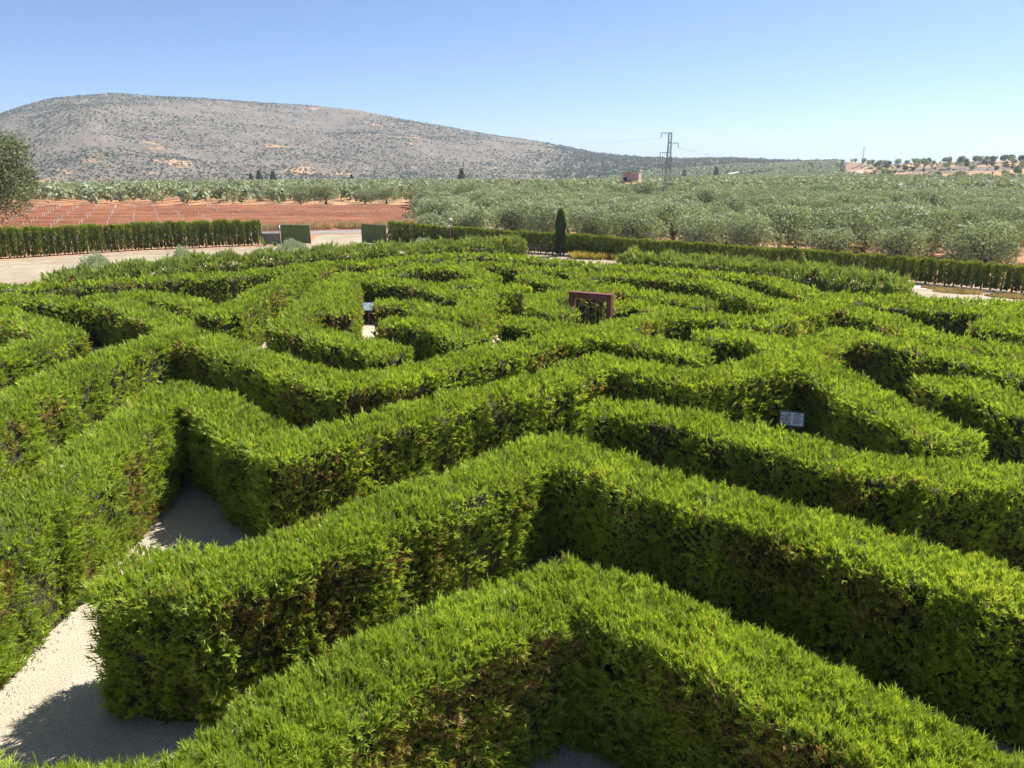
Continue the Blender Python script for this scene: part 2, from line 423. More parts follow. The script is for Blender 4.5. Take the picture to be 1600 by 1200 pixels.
GATE_Y = 71.0
sheet("gravel_ground", [(-70, -25), (45, -25), (45, 30), (31, 42.9), (28.4, 45.8), (25.9, 48.2), (14.6, 56.4), (4.1, 64.0), (-5.6, 69.2), (-11.6, 71.5), (-13.9, 73.0),
                        (-13.0, 82.0), (-21.0, 81.0), (-19.6, 73.0), (-23.4, 71.5), (-32.5, 67.6), (-41.2, 60.6), (-52, 50)], 0.004, M['drive'])
sheet("maze_path", [(-30, -20), (30, -20), (26, 28), (18.5, 35), (7, 45.5), (0.5, 52.5), (-8, 48.5), (-17, 42.2), (-22.3, 35.8), (-27, 30)], 0.008, M['gravel'])
sheet("soil_verge", [(-52, 46.5), (-41.5, 56.8), (-33.5, 64.0), (-29, 66.6), (-24, 68.6), (-22.3, 69.7), (-21.6, 71.6), (-23.4, 71.9), (-32.5, 68.0), (-41.2, 61.0), (-53, 50)], 0.013, M['verge_soil'], 0.14, 3)
sheet("road", [(-90, 64), (-20, 82.2), (20, 92.6), (19, 97.0), (-21, 86.5), (-91, 68.5)], 0.010, M['asphalt'])
sheet("stubble_bed", [(22.6, 46.6), (24.6, 44.7), (27.9, 42.4), (28.6, 43.9), (24.6, 47.2)], 0.013, M['track'], 0.05, 15)
sheet("planting_bed", [(-22.6, 34.0), (-18.3, 38.2), (-13.8, 41.8), (-7.8, 45.6), (0.8, 50.0), (0.8, 52.8), (-4.8, 50.9), (-12.4, 46.6), (-18.4, 41.4), (-22.9, 36.2)], 0.014, M['verge_soil'], 0.12, 25)
sheet("planting_bed", [(6.0, 42.2), (12.0, 38.2), (14.6, 34.6), (17.0, 32.6), (18.9, 34.6), (16.4, 37.6), (13.6, 40.9), (7.4, 45.6)], 0.014, M['verge_soil'], 0.12, 26)
sheet("flower_bed", [(4.8, 60.2), (9.5, 57.2), (10.2, 58.6), (5.4, 62.2)], 0.012, M['verge_soil'], 0.1, 5)

# ------------------------------------------------------------------ foliage engine
def blades(P, D, L, Wd, nb, spread, rg, tint, fan=0.75):
    """feathery sprays: for each one a short axis and nb-1 side twiglets set alternately along it, roughly in one plane"""
    n = len(P)
    S0 = np.cross(D, rg.normal(0, 1, (n, 3))); S0 /= np.linalg.norm(S0, axis=1)[:, None] + 1e-9
    N0 = np.cross(S0, D)
    rep = lambda a: np.repeat(a, nb, 0)
    P, D, L, Wd, T, S0, N0 = rep(P), rep(D), rep(L), rep(Wd), rep(tint), rep(S0), rep(N0)
    m = n * nb
    k = np.tile(np.arange(nb), n)
    f = np.where(k == 0, 0.25, (k - 0.5) / max(nb - 0.4, 1) * 0.85)
    sgn = np.where(k % 2, 1.0, -1.0) * (k > 0)
    o = P + D * (L * f)[:, None]
    d = D + S0 * (sgn * fan * rg.uniform(0.6, 1.2, m))[:, None] + rg.normal(0, spread * 0.45, (m, 3))
    d /= np.linalg.norm(d, axis=1)[:, None]
    ll = L * np.where(k == 0, 0.80, (0.62 - 0.40 * f) * rg.uniform(0.75, 1.2, m))
    s = np.cross(d, N0 + rg.normal(0, 0.35, (m, 3))); s /= np.linalg.norm(s, axis=1)[:, None] + 1e-9
    w = (Wd * rg.uniform(0.7, 1.3, m))[:, None]
    V = np.stack([o - s * w, o + s * w, o + d * ll[:, None]], 1).reshape(-1, 3)
    T = np.clip(T + rg.normal(0, 0.05, m), 0, 1)
    return V, np.repeat(T, 3)

def faces3(V): return np.arange(len(V), dtype=np.int32)

def tris(P, D, L, Wd, rg, tint, nrm=None):
    m = len(P)
    s = np.cross(D, rg.normal(0, 1, (m, 3)) if nrm is None else nrm + rg.normal(0, 0.25, (m, 3))); s /= np.linalg.norm(s, axis=1)[:, None] + 1e-9
    w = Wd[:, None]
    V = np.stack([P - s * w, P + s * w, P + D * L[:, None]], 1).reshape(-1, 3)
    return V, np.repeat(tint, 3)

# ------------------------------------------------------------------ the maze hedges (plan in metres, traced as centre lines)
HEDGES = [
    {'pts': [(-4.4, 3.2), (-3.4, 4.5), (-2.67, 5.29), (-2.22, 6.07), (-1.41, 6.95), (-0.46, 7.72), (0.75, 8.53), (1.3, 8.2), (1.98, 7.6), (2.56, 7.01), (3.1, 6.39), (3.68, 5.82), (4.09, 5.29), (5.6, 3.6)], 'label': 'nearest clipped chevron hedge, its corner pointing into the maze', 'h': 1.9},
    {'pts': [(-4.5, 4.89), (-3.76, 4.91), (-3.23, 4.93), (-2.69, 4.93)], 'label': 'low clipped hedge reaching from the nearest chevron hedge beside the gravel path', 'h': 1.9},
    {'pts': [(-5.02, 8.85), (-4.02, 8.73), (-3.33, 9.28), (-2.5, 10.04), (-1.57, 11.08), (-0.45, 12.11), (0.65, 13.51), (1.85, 12.4), (2.81, 11.45), (3.76, 10.68), (4.62, 10.04), (5.37, 9.23), (5.98, 8.73), (7.0, 8.0), (8.6, 6.4)], 'label': 'long clipped chevron hedge with a ragged free end on the open gravel path', 'ragged': True, 'h': 1.9},
    {'pts': [(-7.7, 6.5), (-7.85, 9.0), (-7.92, 11.0), (-8.0, 13.2), (-8.12, 15.0), (-8.24, 17.1), (-6.95, 16.25), (-5.47, 14.53), (-4.44, 13.51), (-3.65, 14.15), (-2.27, 15.56), (-1.2, 16.49), (0.0, 17.25), (1.16, 18.38), (2.47, 20.0), (3.47, 19.32), (4.45, 18.32), (5.13, 18.38), (7.09, 19.79), (9.11, 21.81), (10.85, 23.58), (11.84, 22.23), (12.65, 20.87), (13.25, 19.45), (13.66, 17.8)], 'label': 'longest clipped zigzag hedge, with a dark hollow at its corner above the gravel path', 'h': 1.9},
    {'pts': [(2.17, 15.87), (2.86, 15.65), (3.97, 14.92), (4.92, 14.04), (5.69, 13.34), (6.35, 12.61), (7.07, 12.17), (8.17, 12.11), (9.34, 11.84)], 'label': 'clipped hedge starting in a pale ragged tuft, before the information board', 'h': 1.9},
    {'pts': [(8.27, 20.35), (8.49, 18.5), (8.51, 16.59), (8.7, 15.34), (8.88, 14.22)], 'label': 'short clipped hedge running beside the information board, dry at its free end', 'h': 1.84},
    {'pts': [(10.76, 17.91), (11.47, 17.91), (11.67, 16.94), (11.83, 15.22)], 'label': "clipped hedge with rounded free end across the path from the information board's hedge", 'h': 1.84},
    {'pts': [(-11.53, 14.22), (-11.82, 16.25), (-11.79, 17.63), (-11.78, 19.32), (-11.62, 21.02), (-11.26, 22.66), (-11.01, 23.86), (-9.45, 22.66), (-7.39, 20.72), (-5.63, 19.0), (-4.23, 18.03), (-3.48, 18.38), (-2.42, 19.25), (-1.28, 20.5), (0.0, 21.65), (1.43, 23.11), (2.53, 23.86), (3.68, 23.11), (4.7, 22.06), (5.36, 21.33)], 'label': 'clipped zigzag hedge behind the longest one, bending below the red arch', 'h': 1.84},
    {'pts': [(-16.4, 30.0), (-13.8, 27.6), (-12.1, 25.9), (-11.27, 24.3)], 'label': 'short clipped spur hedge ending in an upright shaded edge at a patch of pale gravel', 'h': 1.78},
    {'pts': [(-23.65, 31.58), (-20.93, 30.78), (-19.31, 30.31), (-17.73, 29.86), (-17.07, 31.09), (-16.33, 32.08), (-14.56, 30.93), (-12.6, 29.42), (-11.5, 27.95), (-10.95, 27.7)], 'label': 'clipped hedge with a long brown shaded face behind the short spur hedge', 'h': 1.78},
    {'pts': [(-22.68, 29.86), (-19.31, 27.53), (-16.56, 25.41), (-14.75, 23.77), (-14.91, 22.4), (-15.14, 21.25), (-15.33, 19.93)], 'label': 'V-shaped clipped hedge whose tip meets the patch of pale gravel', 'h': 1.78},
    {'pts': [(-10.95, 28.1), (-11.0, 32.8), (-10.8, 37.6), (-10.4, 41.7)], 'label': 'straight clipped hedge with a sunlit leafy face, running back to the outer ring hedge', 'h': 1.78},
    {'pts': [(-8.19, 37.63), (-8.4, 32.78), (-7.94, 25.63), (-5.82, 23.48), (-4.59, 22.49), (-3.7, 21.65)], 'label': 'hooked clipped hedge wrapping the gravel path of the small picture board', 'h': 1.78},
    {'pts': [(-8.19, 37.63), (-7.41, 32.25), (-6.65, 27.91)], 'label': 'straight clipped hedge forming the wall beside the small picture board', 'h': 1.78},
    {'pts': [(-24.76, 33.14), (-21.76, 33.87), (-19.74, 35.04), (-17.9, 36.29), (-16.07, 37.17), (-14.63, 37.63), (-12.81, 39.06), (-11.54, 40.6), (-10.11, 41.98), (-8.11, 42.85), (-6.14, 44.7), (-3.95, 46.03), (-1.59, 46.37), (1.14, 44.38), (3.64, 42.27), (5.63, 40.87), (7.85, 39.56), (9.66, 38.57), (11.31, 37.4), (12.49, 36.08), (12.87, 33.69), (13.15, 30.78)], 'label': 'outermost clipped ring hedge curving round the far side of the maze', 'h': 1.78},
    {'pts': [(-6.93, 38.57), (-5.31, 41.14), (-3.5, 40.6), (-2.03, 39.31), (-1.22, 37.17), (-1.67, 35.04), (-2.61, 35.04)], 'label': 'clipped hedge curling back on itself like a hook near the maze centre', 'h': 1.78},
    {'pts': [(-8.1, 37.17), (-6.48, 35.66), (-4.86, 35.04), (-3.49, 33.5), (-2.35, 31.75), (-1.39, 31.91), (-0.72, 33.14), (0.29, 33.87)], 'label': 'clipped hedge ending in a square block with a dark face near the maze centre', 'h': 1.78},
    {'pts': [(-5.06, 29.86), (-3.84, 29.28), (-2.69, 27.91), (-1.75, 27.0), (-1.6, 28.4), (-1.5, 30.6), (-1.2, 32.7)], 'label': 'clipped hedge with a yellowish rounded end facing the small picture board', 'h': 1.78},
    {'pts': [(-4.27, 26.08), (-3.53, 25.85), (-2.41, 24.87), (-1.25, 23.58)], 'label': 'clipped hedge with a bulky dark face and dry reddish end by the pale gravel', 'h': 1.78},
    {'pts': [(-0.05, 26.1), (0.46, 25.97), (1.33, 25.08), (2.23, 24.06)], 'label': 'low-looking clipped hedge with a brown underside beside the pale gravel, left of the red arch', 'h': 1.78},
    {'pts': [(-3.66, 42.56), (-2.17, 41.98), (-0.36, 41.42), (0.39, 40.87)], 'label': 'short clipped hedge inside the ring hedge, ending at a narrow dark gap', 'h': 1.78},
    {'pts': [(0.97, 40.08), (2.39, 39.56), (3.46, 39.31)], 'label': 'short clipped hedge just across the narrow dark gap inside the ring hedge', 'h': 1.78},
    {'pts': [(0.94, 37.63), (1.55, 35.86), (3.0, 34.64), (4.65, 33.5), (6.08, 31.75), (7.01, 30.93), (7.7, 29.57)], 'label': 'clipped hedge running behind the red arch to a dark-sided path opening', 'h': 1.78},
    {'pts': [(3.46, 37.4), (4.93, 38.09), (6.43, 37.17), (7.58, 36.51), (9.52, 35.45), (9.79, 33.14), (10.26, 31.42), (10.72, 29.57), (11.33, 28.45)], 'label': "sinuous clipped hedge with a broad brown shaded face behind the red arch's hedge", 'h': 1.78},
    {'pts': [(4.03, 31.91), (2.54, 32.43), (1.13, 30.93), (1.26, 28.72), (1.95, 27.9)], 'label': 'bright green clipped hedge bending round the left post of the red arch', 'h': 1.78},
    {'pts': [(4.22, 29.42), (5.14, 29.42), (5.99, 27.91)], 'label': 'short bright clipped hedge at the right post of the red arch', 'h': 1.78},
    {'pts': [(2.44, 24.06), (3.6, 25.2), (4.94, 26.5), (6.22, 27.28), (7.29, 26.79), (8.71, 26.08), (9.79, 26.55), (11.4, 28.31), (13.08, 30.16)], 'label': 'clipped hedge passing in front of the red arch towards the outer hedges', 'h': 1.78},
    {'pts': [(6.36, 23.58), (7.33, 23.67), (8.13, 22.93), (8.51, 21.49)], 'label': 'stubby clipped hedge with an orange-brown scorched front face', 'h': 1.84},
    {'pts': [(12.96, 29.86), (13.33, 27.91), (13.7, 26.43), (13.71, 24.26), (14.02, 22.93), (14.84, 21.98), (15.77, 20.79)], 'label': 'clipped hedge with rust-coloured dry patches running to the right of the scorched stub', 'h': 1.78},
    {'pts': [(13.61, 31.25), (14.86, 29.86), (16.15, 28.86), (17.6, 28.31), (18.63, 27.78), (18.7, 26.79), (16.6, 25.19)], 'label': 'clipped hedge with a long dark brown face, below the pale stubble', 'h': 1.78},
    {'pts': [(16.6, 25.19), (17.48, 24.77), (18.0, 23.67)], 'label': 'broad clipped hedge end facing a deep dark path corner below the pale stubble', 'h': 1.78},
    {'pts': [(15.26, 33.14), (16.75, 32.08), (18.42, 31.09), (20.29, 30.62), (22.16, 29.86)], 'label': 'clipped outer hedge directly in front of the pale stubble', 'h': 1.6},
    {'pts': [(6.86, 43.15), (9.92, 41.14), (12.73, 38.81), (15.21, 35.86), (17.31, 33.5)], 'label': "tall unclipped hedge with loose pointed tips before the olive grove's cypress row", 'scruffy': True, 'group': 'unclipped hedges round the maze', 'h': 1.98, 'hw': 1.0},
    {'pts': [(-21.5, 35.04), (-19.51, 37.63), (-17.38, 40.34), (-14.64, 42.56), (-11.6, 45.03), (-8.07, 47.07), (-4.22, 49.3), (0.22, 51.31)], 'label': 'shaggy unclipped hedge with loose tips along the pale drive', 'scruffy': True, 'group': 'unclipped hedges round the maze', 'h': 1.98, 'hw': 0.85}]
HW = 0.58      # half width
SEGS = []
for k, h in enumerate(HEDGES):
    p = np.array(h['pts'], float)
    for a, b in zip(p[:-1], p[1:]): SEGS.append((k, a, b))
SA = np.array([s[1] for s in SEGS]); SB = np.array([s[2] for s in SEGS])

def dist_all(P2, A=None, B=None):
    A = SA if A is None else A; B = SB if B is None else B
    out = np.full(len(P2), 1e9)
    for a, b in zip(A, B):
        ab = b - a; t = np.clip(((P2 - a) @ ab) / (ab @ ab), 0, 1)
        np.minimum(out, np.hypot(*(P2 - a - t[:, None] * ab).T), out=out)
    return out

EYEV = np.array([0, 0, EYE])

def plant_tone(along):
    """tone of the single plants a hedge is made of (about 0.7 m apart)"""
    c = np.floor(along / 0.7).astype(np.int64)
    return hash3(c, c * 0 + 7, c * 0 + 3) - 0.5

def hedge_mesh(h, seed):
    rg = np.random.default_rng(seed)
    p = np.array(h['pts'], float); H = h.get('h', 1.88); hw = h.get('hw', HW); shag = 1.7 if h.get('scruffy') else 1.0
    A, B = p[:-1], p[1:]
    Vs, Ts = [], []
    run = 0.0
    for si, (a, b) in enumerate(zip(A, B)):
        d = b - a; Ln = np.linalg.norm(d); d /= Ln; nrm = np.array([-d[1], d[0]])
        mid = (a + b) / 2; dist = np.linalg.norm(np.array([*mid, 1.2]) - EYEV)
        k = np.clip(dist / 9.0, 0.75, 5.0)
        dens = 745 / k ** 1.70 * (1.45 if h.get('scruffy') else 1.0)
        nb = 7 if dist < 13 else (5 if dist < 24 else 4)
        end0, end1 = si == 0, si == len(A) - 1
        nt = int(dens * 1.25 * (Ln + 0.4) * 2 * hw)
        s = rg.uniform(-0.35, Ln + 0.35, nt); t = rg.uniform(-1, 1, nt)
        xy = a + d * s[:, None] + nrm * (t * hw)[:, None]
        lump = (fbm(xy[:, 0] * 0.9, xy[:, 1] * 0.9, 3) - 0.5)
        fine = (vnoise(xy[:, 0] * 8, xy[:, 1] * 8) - 0.5)
        tone = plant_tone(run + s)
        Hs = H if not h.get('scruffy') else H + 0.60 * (vnoise(xy[:, 0] * 1.7, xy[:, 1] * 1.7) - 0.35) * (1 - np.abs(t) * 0.5)
        edge = np.clip(1 - (1 - np.abs(t)) * hw / 0.12, 0, 1)
        z = Hs + lump * 0.14 + fine * 0.17 - 0.05 * edge ** 2 - rg.exponential(0.035, nt)
        Pt = np.column_stack([xy, z])
        Dt = np.column_stack([nrm[0] * t * 0.22, nrm[1] * t * 0.22, np.ones(nt)]) + rg.normal(0, 0.24, (nt, 3))
        Lt = rg.uniform(0.09, 0.19, nt) * k ** 0.34 * shag * np.where(rg.random(nt) < 0.05, 1.5, 1.0)
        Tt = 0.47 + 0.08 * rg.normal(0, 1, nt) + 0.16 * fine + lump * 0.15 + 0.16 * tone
        dryt = vnoise(xy[:, 0] * 1.3 + 9, xy[:, 1] * 1.3 - 5) + 0.25 * (edge > 0.1)
        Tt = np.where((dryt > 1.0) & (rg.random(nt) < 0.35), rg.uniform(0.70, 0.92, nt), Tt)
        sets = [(Pt, Dt, Lt, Tt, True)]
        for sg in (-1, 1):
            face = EYEV[:2] - (mid + nrm * sg * hw)
            vis = (face @ (nrm * sg)) > 0
            ns = int(dens * 1.05 * (Ln + hw) * H * (1.0 if vis else 0.45))
            s = rg.uniform(-hw * 0.5, Ln + hw * 0.5, ns); zz = H * rg.random(ns)
            sets.append(side_pts(a + d * s[:, None], nrm * sg, zz, hw, H, k, rg, ns, shag, run + s))
        if not end1:      # round the outside of the bend
            d2 = B[si + 1] - A[si + 1]; d2 = d2 / np.linalg.norm(d2)
            turn = math.atan2(d[0] * d2[1] - d[1] * d2[0], d @ d2)
            sg = -1.0 if turn > 0 else 1.0
            m_ = max(1, int(abs(turn) / 0.18)); ns = int(dens * 1.2 * abs(turn) * hw * H / m_)
            for q in range(m_):
                an = turn * (q + 0.5) / m_; ca_, sa_ = math.cos(an), math.sin(an)
                o_ = np.array([nrm[0] * ca_ - nrm[1] * sa_, nrm[0] * sa_ + nrm[1] * ca_]) * sg
                jit = np.array([-o_[1], o_[0]]) * rg.uniform(-0.08, 0.08, ns)[:, None]
                if ns: sets.append(side_pts(b + jit, o_, H * rg.random(ns), hw, H, k, rg, ns, shag, np.full(ns, run + Ln)))
        for flag, c, dd in ((end0, a, -d), (end1, b, d)):
            if flag:
                ns = int(dens * 2 * hw * H)
                s = rg.uniform(-hw, hw, ns); zz = H * rg.random(ns)
                sets.append(side_pts(c + nrm * s[:, None] - dd * (hw - 0.32), dd, zz, hw, H, k, rg, ns, shag * (1.5 if h.get('ragged') else 1.0), s))
        for P, D, L, T, top in sets:
            D = D / np.linalg.norm(D, axis=1)[:, None]
            keep = dist_all(P[:, :2], A, B) < hw + 0.32
            P, D, L, T = P[keep], D[keep], L[keep], T[keep]
            W = np.full(len(P), 0.0084 if top else 0.0090) * k ** 1.0 * rg.uniform(0.75, 1.25, len(P))
            V, TT = blades(P, D, L, W, nb, 0.26 if top else 0.42, rg, np.clip(T, 0, 1), 0.52 if top else 0.75)
            Vs.append(V); Ts.append(TT)
        run += Ln
    return np.concatenate(Vs), np.concatenate(Ts)

def side_pts(c, out, zz, hw, H, k, rg, ns, shag, run):
    f = zz / H
    x, y = c[:, 0], c[:, 1]
    along = x * out[1] - y * out[0]
    lump = (vnoise(along * 1.2 + 3 * out[0], zz * 0.9, np.full(ns, out[0] * 5)) - 0.5) * 0.20 + (vnoise(along * 5.5, zz * 4.0, np.full(ns, out[1] * 7)) - 0.5) * 0.20
    off = hw + lump - rg.exponential(0.035, ns) - 0.05 * np.clip((f - 0.93) / 0.07, 0, 1) ** 2 - 0.06 * np.clip((0.12 - f) / 0.12, 0, 1)
    P = np.column_stack([c + out * off[:, None], zz])
    D = np.column_stack([np.full(ns, out[0] * 0.55), np.full(ns, out[1] * 0.55), np.full(ns, 0.70)]) + rg.normal(0, 0.34, (ns, 3))
    L = rg.uniform(0.10, 0.20, ns) * k ** 0.34 * shag
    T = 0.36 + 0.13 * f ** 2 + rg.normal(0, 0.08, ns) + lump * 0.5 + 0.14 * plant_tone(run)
    dry = vnoise(along * 0.95 + 11, zz * 0.8 + 3, np.full(ns, out[0] * 3)) + 0.20 * np.clip(1 - np.abs(f - 0.80) / 0.22, 0, 1)
    th = 0.82 if k < 2.0 else 0.70
    T = np.where((dry > th) & (rg.random(ns) < np.clip((dry - th + 0.07) * 3.0, 0, 0.6)), rg.uniform(0.70, 1.0, ns), T)
    T = np.where(T > 0.66, T, np.clip(T, 0, 0.62))
    bare = vnoise(along * 2.6 - 31, zz * 2.2 + 13, np.full(ns, out[0] * 9))
    keep = (bare > 0.26) | (rg.random(ns) < 0.30)
    return P[keep], D[keep], L[keep], T[keep], False

def hedge_body(h):
    """solid twiggy core behind the leaf tips, coloured dark to add shade between sprays"""
    p = np.array(h['pts'], float); H = h.get('h', 1.88); hw = h.get('hw', HW)
    if h.get('scruffy'): H -= 0.20; hw -= 0.18
    seg = np.linalg.norm(np.diff(p, axis=0), axis=1); cum = np.concatenate([[0], np.cumsum(seg)])
    p = np.concatenate([[p[0] - (p[1] - p[0]) / seg[0] * 0.20], p[1:-1], [p[-1] + (p[-1] - p[-2]) / seg[-1] * 0.20]])
    seg = np.linalg.norm(np.diff(p, axis=0), axis=1); cum = np.concatenate([[0], np.cumsum(seg)])
    n = max(3, int(cum[-1] / 0.22)); s = np.unique(np.concatenate([np.linspace(0, cum[-1], n), cum[1:-1]]))
    C = np.stack([np.interp(s, cum, p[:, 0]), np.interp(s, cum, p[:, 1])], 1)
    tg = np.diff(p, axis=0) / seg[:, None]
    idx = np.clip(np.searchsorted(cum, s, side='right') - 1, 0, len(seg) - 1)
    T = tg[idx].copy()
    for q in range(1, len(p) - 1):
        m = np.isclose(s, cum[q]); T[m] = (tg[q - 1] + tg[q]); 
    T /= np.linalg.norm(T, axis=1)[:, None]
    Nn = np.stack([-T[:, 1], T[:, 0]], 1)
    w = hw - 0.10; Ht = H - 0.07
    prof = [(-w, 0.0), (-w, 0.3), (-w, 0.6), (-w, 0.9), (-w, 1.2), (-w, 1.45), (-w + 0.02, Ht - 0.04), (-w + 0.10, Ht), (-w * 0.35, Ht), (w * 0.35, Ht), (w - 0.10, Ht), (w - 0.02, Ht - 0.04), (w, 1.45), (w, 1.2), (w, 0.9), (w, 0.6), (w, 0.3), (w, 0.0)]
    prof = np.array(prof); m = len(prof)
    XY = C[:, None, :] + Nn[:, None, :] * prof[None, :, 0:1]
    Z = np.broadcast_to(prof[:, 1], (len(s), m)).copy()
    nz = (vnoise(XY[..., 0] * 3.1, XY[..., 1] * 3.1, Z * 3.1) - 0.5)
    XY = XY + Nn[:, None, :] * (np.sign(prof[:, 0])[None, :] * nz * 0.12)[..., None]
    Z = np.where(Z > 0.01, Z + nz * 0.08, 0.0)
    V = np.concatenate([XY, Z[..., None]], -1).reshape(-1, 3)
    i0 = (np.arange(len(s) - 1) * m)[:, None]; jj = np.arange(m - 1)[None, :]
    F = np.stack([i0 + jj, i0 + jj + 1, i0 + m + jj + 1, i0 + m + jj], -1).reshape(-1, 4)
    caps = []
    for base in (0, (len(s) - 1) * m):
        for q in range(m // 2 - 1): caps.append((base + q, base + q + 1, base + m - 2 - q, base + m - 1 - q))
    return V, np.concatenate([F, np.array(caps)])

trunk_mesh = MB().tube([(0, 0, 0), (0.02, 0.01, 0.6), (-0.01, 0.02, 1.2), (0.01, 0, 1.6)], [0.034, 0.028, 0.02, 0.01], 6).mesh("hedge_trunk", M['bark'], True)

tot = 0
for k, h in enumerate(HEDGES):
    c = np.mean(h['pts'], 0)
    root = empty("clipped_hedge" if not h.get('scruffy') else "unclipped_hedge", (float(h['pts'][0][0]), float(h['pts'][0][1]), 0))
    tag(root, h['label'], "hedge", h.get('group', "hedges of the maze"))
    V, T = hedge_mesh(h, 100 + k)
    V = V - np.array([h['pts'][0][0], h['pts'][0][1], 0])
    V[:, 2] = np.maximum(V[:, 2], 0.012)
    tot += len(V) // 3
    me = np_mesh("hedge_foliage", V, faces3(V), M['scruffy' if h.get('scruffy') else 'hedge'], 3, {"tint": T})
    tag(link("foliage", me, root), kind="stuff")
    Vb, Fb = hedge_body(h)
    link("dark_twig_core", np_mesh("hedge_body", Vb - np.array([h['pts'][0][0], h['pts'][0][1], 0]), Fb, M['twig_shade'], 4, smooth=True), root)
    # stems along the hedge
    p = np.array(h['pts'], float); rg = np.random.default_rng(900 + k)
    for a, b in zip(p[:-1], p[1:]):
        Ln = np.linalg.norm(b - a); n = max(1, int(round(Ln / 0.9)))
        if np.linalg.norm((a + b) / 2) > 22: continue
        for q in range(n):
            c2 = a + (b - a) * (q + rg.uniform(0.3, 0.7)) / n - p[0]
            o = link("trunk", trunk_mesh, root); o.location = (c2[0], c2[1], 0.0); o.rotation_euler = (0, 0, rg.uniform(0, 6.28))
            o.scale = (1, 1, rg.uniform(0.85, 1.0))

# ------------------------------------------------------------------ scruffy outer hedge: single young cypress plants, unclipped tops
def plume_mesh(name, hgt, wid, n, L, Wd, mat, rg, taper=0.5, base_t=(0.1, 0.6), flat=False, ex=2.2):
    z = rg.random(n) ** 0.85 * hgt
    f = z / hgt
    r = wid * (1 - f ** ex * taper) * (0.80 + 0.35 * vnoise(f * 4 + rg.uniform(0, 50), np.zeros(n)))
    a = rg.uniform(0, 2 * np.pi, n)
    rr = r * np.sqrt(rg.uniform(0.45, 1.0, n)) * (0.85 + 0.3 * vnoise(np.cos(a) * 2.5 + 9, np.sin(a) * 2.5, f * 3))
    P = np.column_stack([rr * np.cos(a), rr * np.sin(a), z])
    D = np.column_stack([np.cos(a) * 0.33, np.sin(a) * 0.33, np.ones(n)]) + rg.normal(0, 0.16, (n, 3))
    D /= np.linalg.norm(D, axis=1)[:, None]
    T = base_t[0] + (base_t[1] - base_t[0]) * f ** 2 + rg.normal(0, 0.12, n)
    if flat:
        T = np.where(f > 0.93, 0.75 + rg.normal(0, 0.08, n), T)
    V, TT = blades(P, D, rg.uniform(0.7, 1.2, n) * L, np.full(n, Wd), 3, 0.3, rg, np.clip(T, 0, 1))
    return np_mesh(name, V, faces3(V), mat, 3, {"tint": TT})

rg = np.random.default_rng(55)
# ------------------------------------------------------------------ boundary hedge: columnar cypresses planted side by side
cyp_stem = MB().tube([(0, 0, 0), (0.01, 0, 0.5), (0, 0.01, 1.2)], [0.05, 0.045, 0.03], 6).mesh("cypress_stem", M['bark'], True)
CYP = [plume_mesh("cypress_crown", 1.0, 0.35, 1000, 0.12, 0.028, M['cypress'], np.random.default_rng(300 + i), taper=0.18, base_t=(0.15, 0.5), flat=True) for i in range(5)]

def cypress_row(pts, heights, step, label, group, gaps=()):
    p = np.array(pts, float); seg = np.linalg.norm(np.diff(p, axis=0), axis=1); cum = np.concatenate([[0], np.cumsum(seg)])
    s = 0.2
    while s < cum[-1]:
        x = np.interp(s, cum, p[:, 0]); y = np.interp(s, cum, p[:, 1]); hh = np.interp(s, cum, heights)
        if not any(g0 < s < g1 for g0, g1 in gaps):
            root = empty("columnar_cypress", (x, y + rg.normal(0, 0.05), 0), rg.uniform(0, 6.28))
            tag(root, label, "cypress", group)
            h_ = hh * rg.uniform(0.95, 1.04); w_ = rg.uniform(0.92, 1.12) * step / 0.52
            o = link("crown", CYP[rg.integers(5)], root); o.scale = (w_, w_, h_); o.location = (0, 0, 0.06)
            o = link("trunk", cyp_stem, root); o.scale = (1, 1, h_ / 2.0)
        s += step * rg.uniform(0.9, 1.1)

cypress_row([(-43.5, 57.2), (-40.9, 59.5), (-32.3, 66.4), (-23.6, 70.2)], [2.25, 2.25, 2.2, 2.15], 0.56,
            "slim clipped cypress in the boundary row beside the pale drive", "cypresses of the row beside the drive", gaps=[(14.3, 14.55)])
cypress_row([(-11.4, 70.4), (-5.8, 68.0), (3.8, 63.0), (14.4, 55.6), (25.6, 47.4), (28.0, 45.0), (31.5, 41.2)], [2.05, 1.75, 1.6, 1.5, 1.45, 1.45, 1.45], 0.54,
            "slim clipped cypress in the boundary row in front of the olive grove", "cypresses of the row before the olive grove", gaps=[(5.7, 5.95)])

# tall single cypress
root = tag(empty("tall_cypress", (3.97, 61.6, 0)), "tall slim dark green cypress standing above the boundary row", "cypress")
me = plume_mesh("tall_cypress_crown", 3.6, 0.40, 3000, 0.20, 0.035, M['dark_cypress'], np.random.default_rng(41), taper=0.88, base_t=(0.0, 0.7), ex=5.0)
o = link("crown", me, root); o.location = (0, 0, 0.1)
o = link("trunk", cyp_stem, root); o.scale = (1.6, 1.6, 2.0)

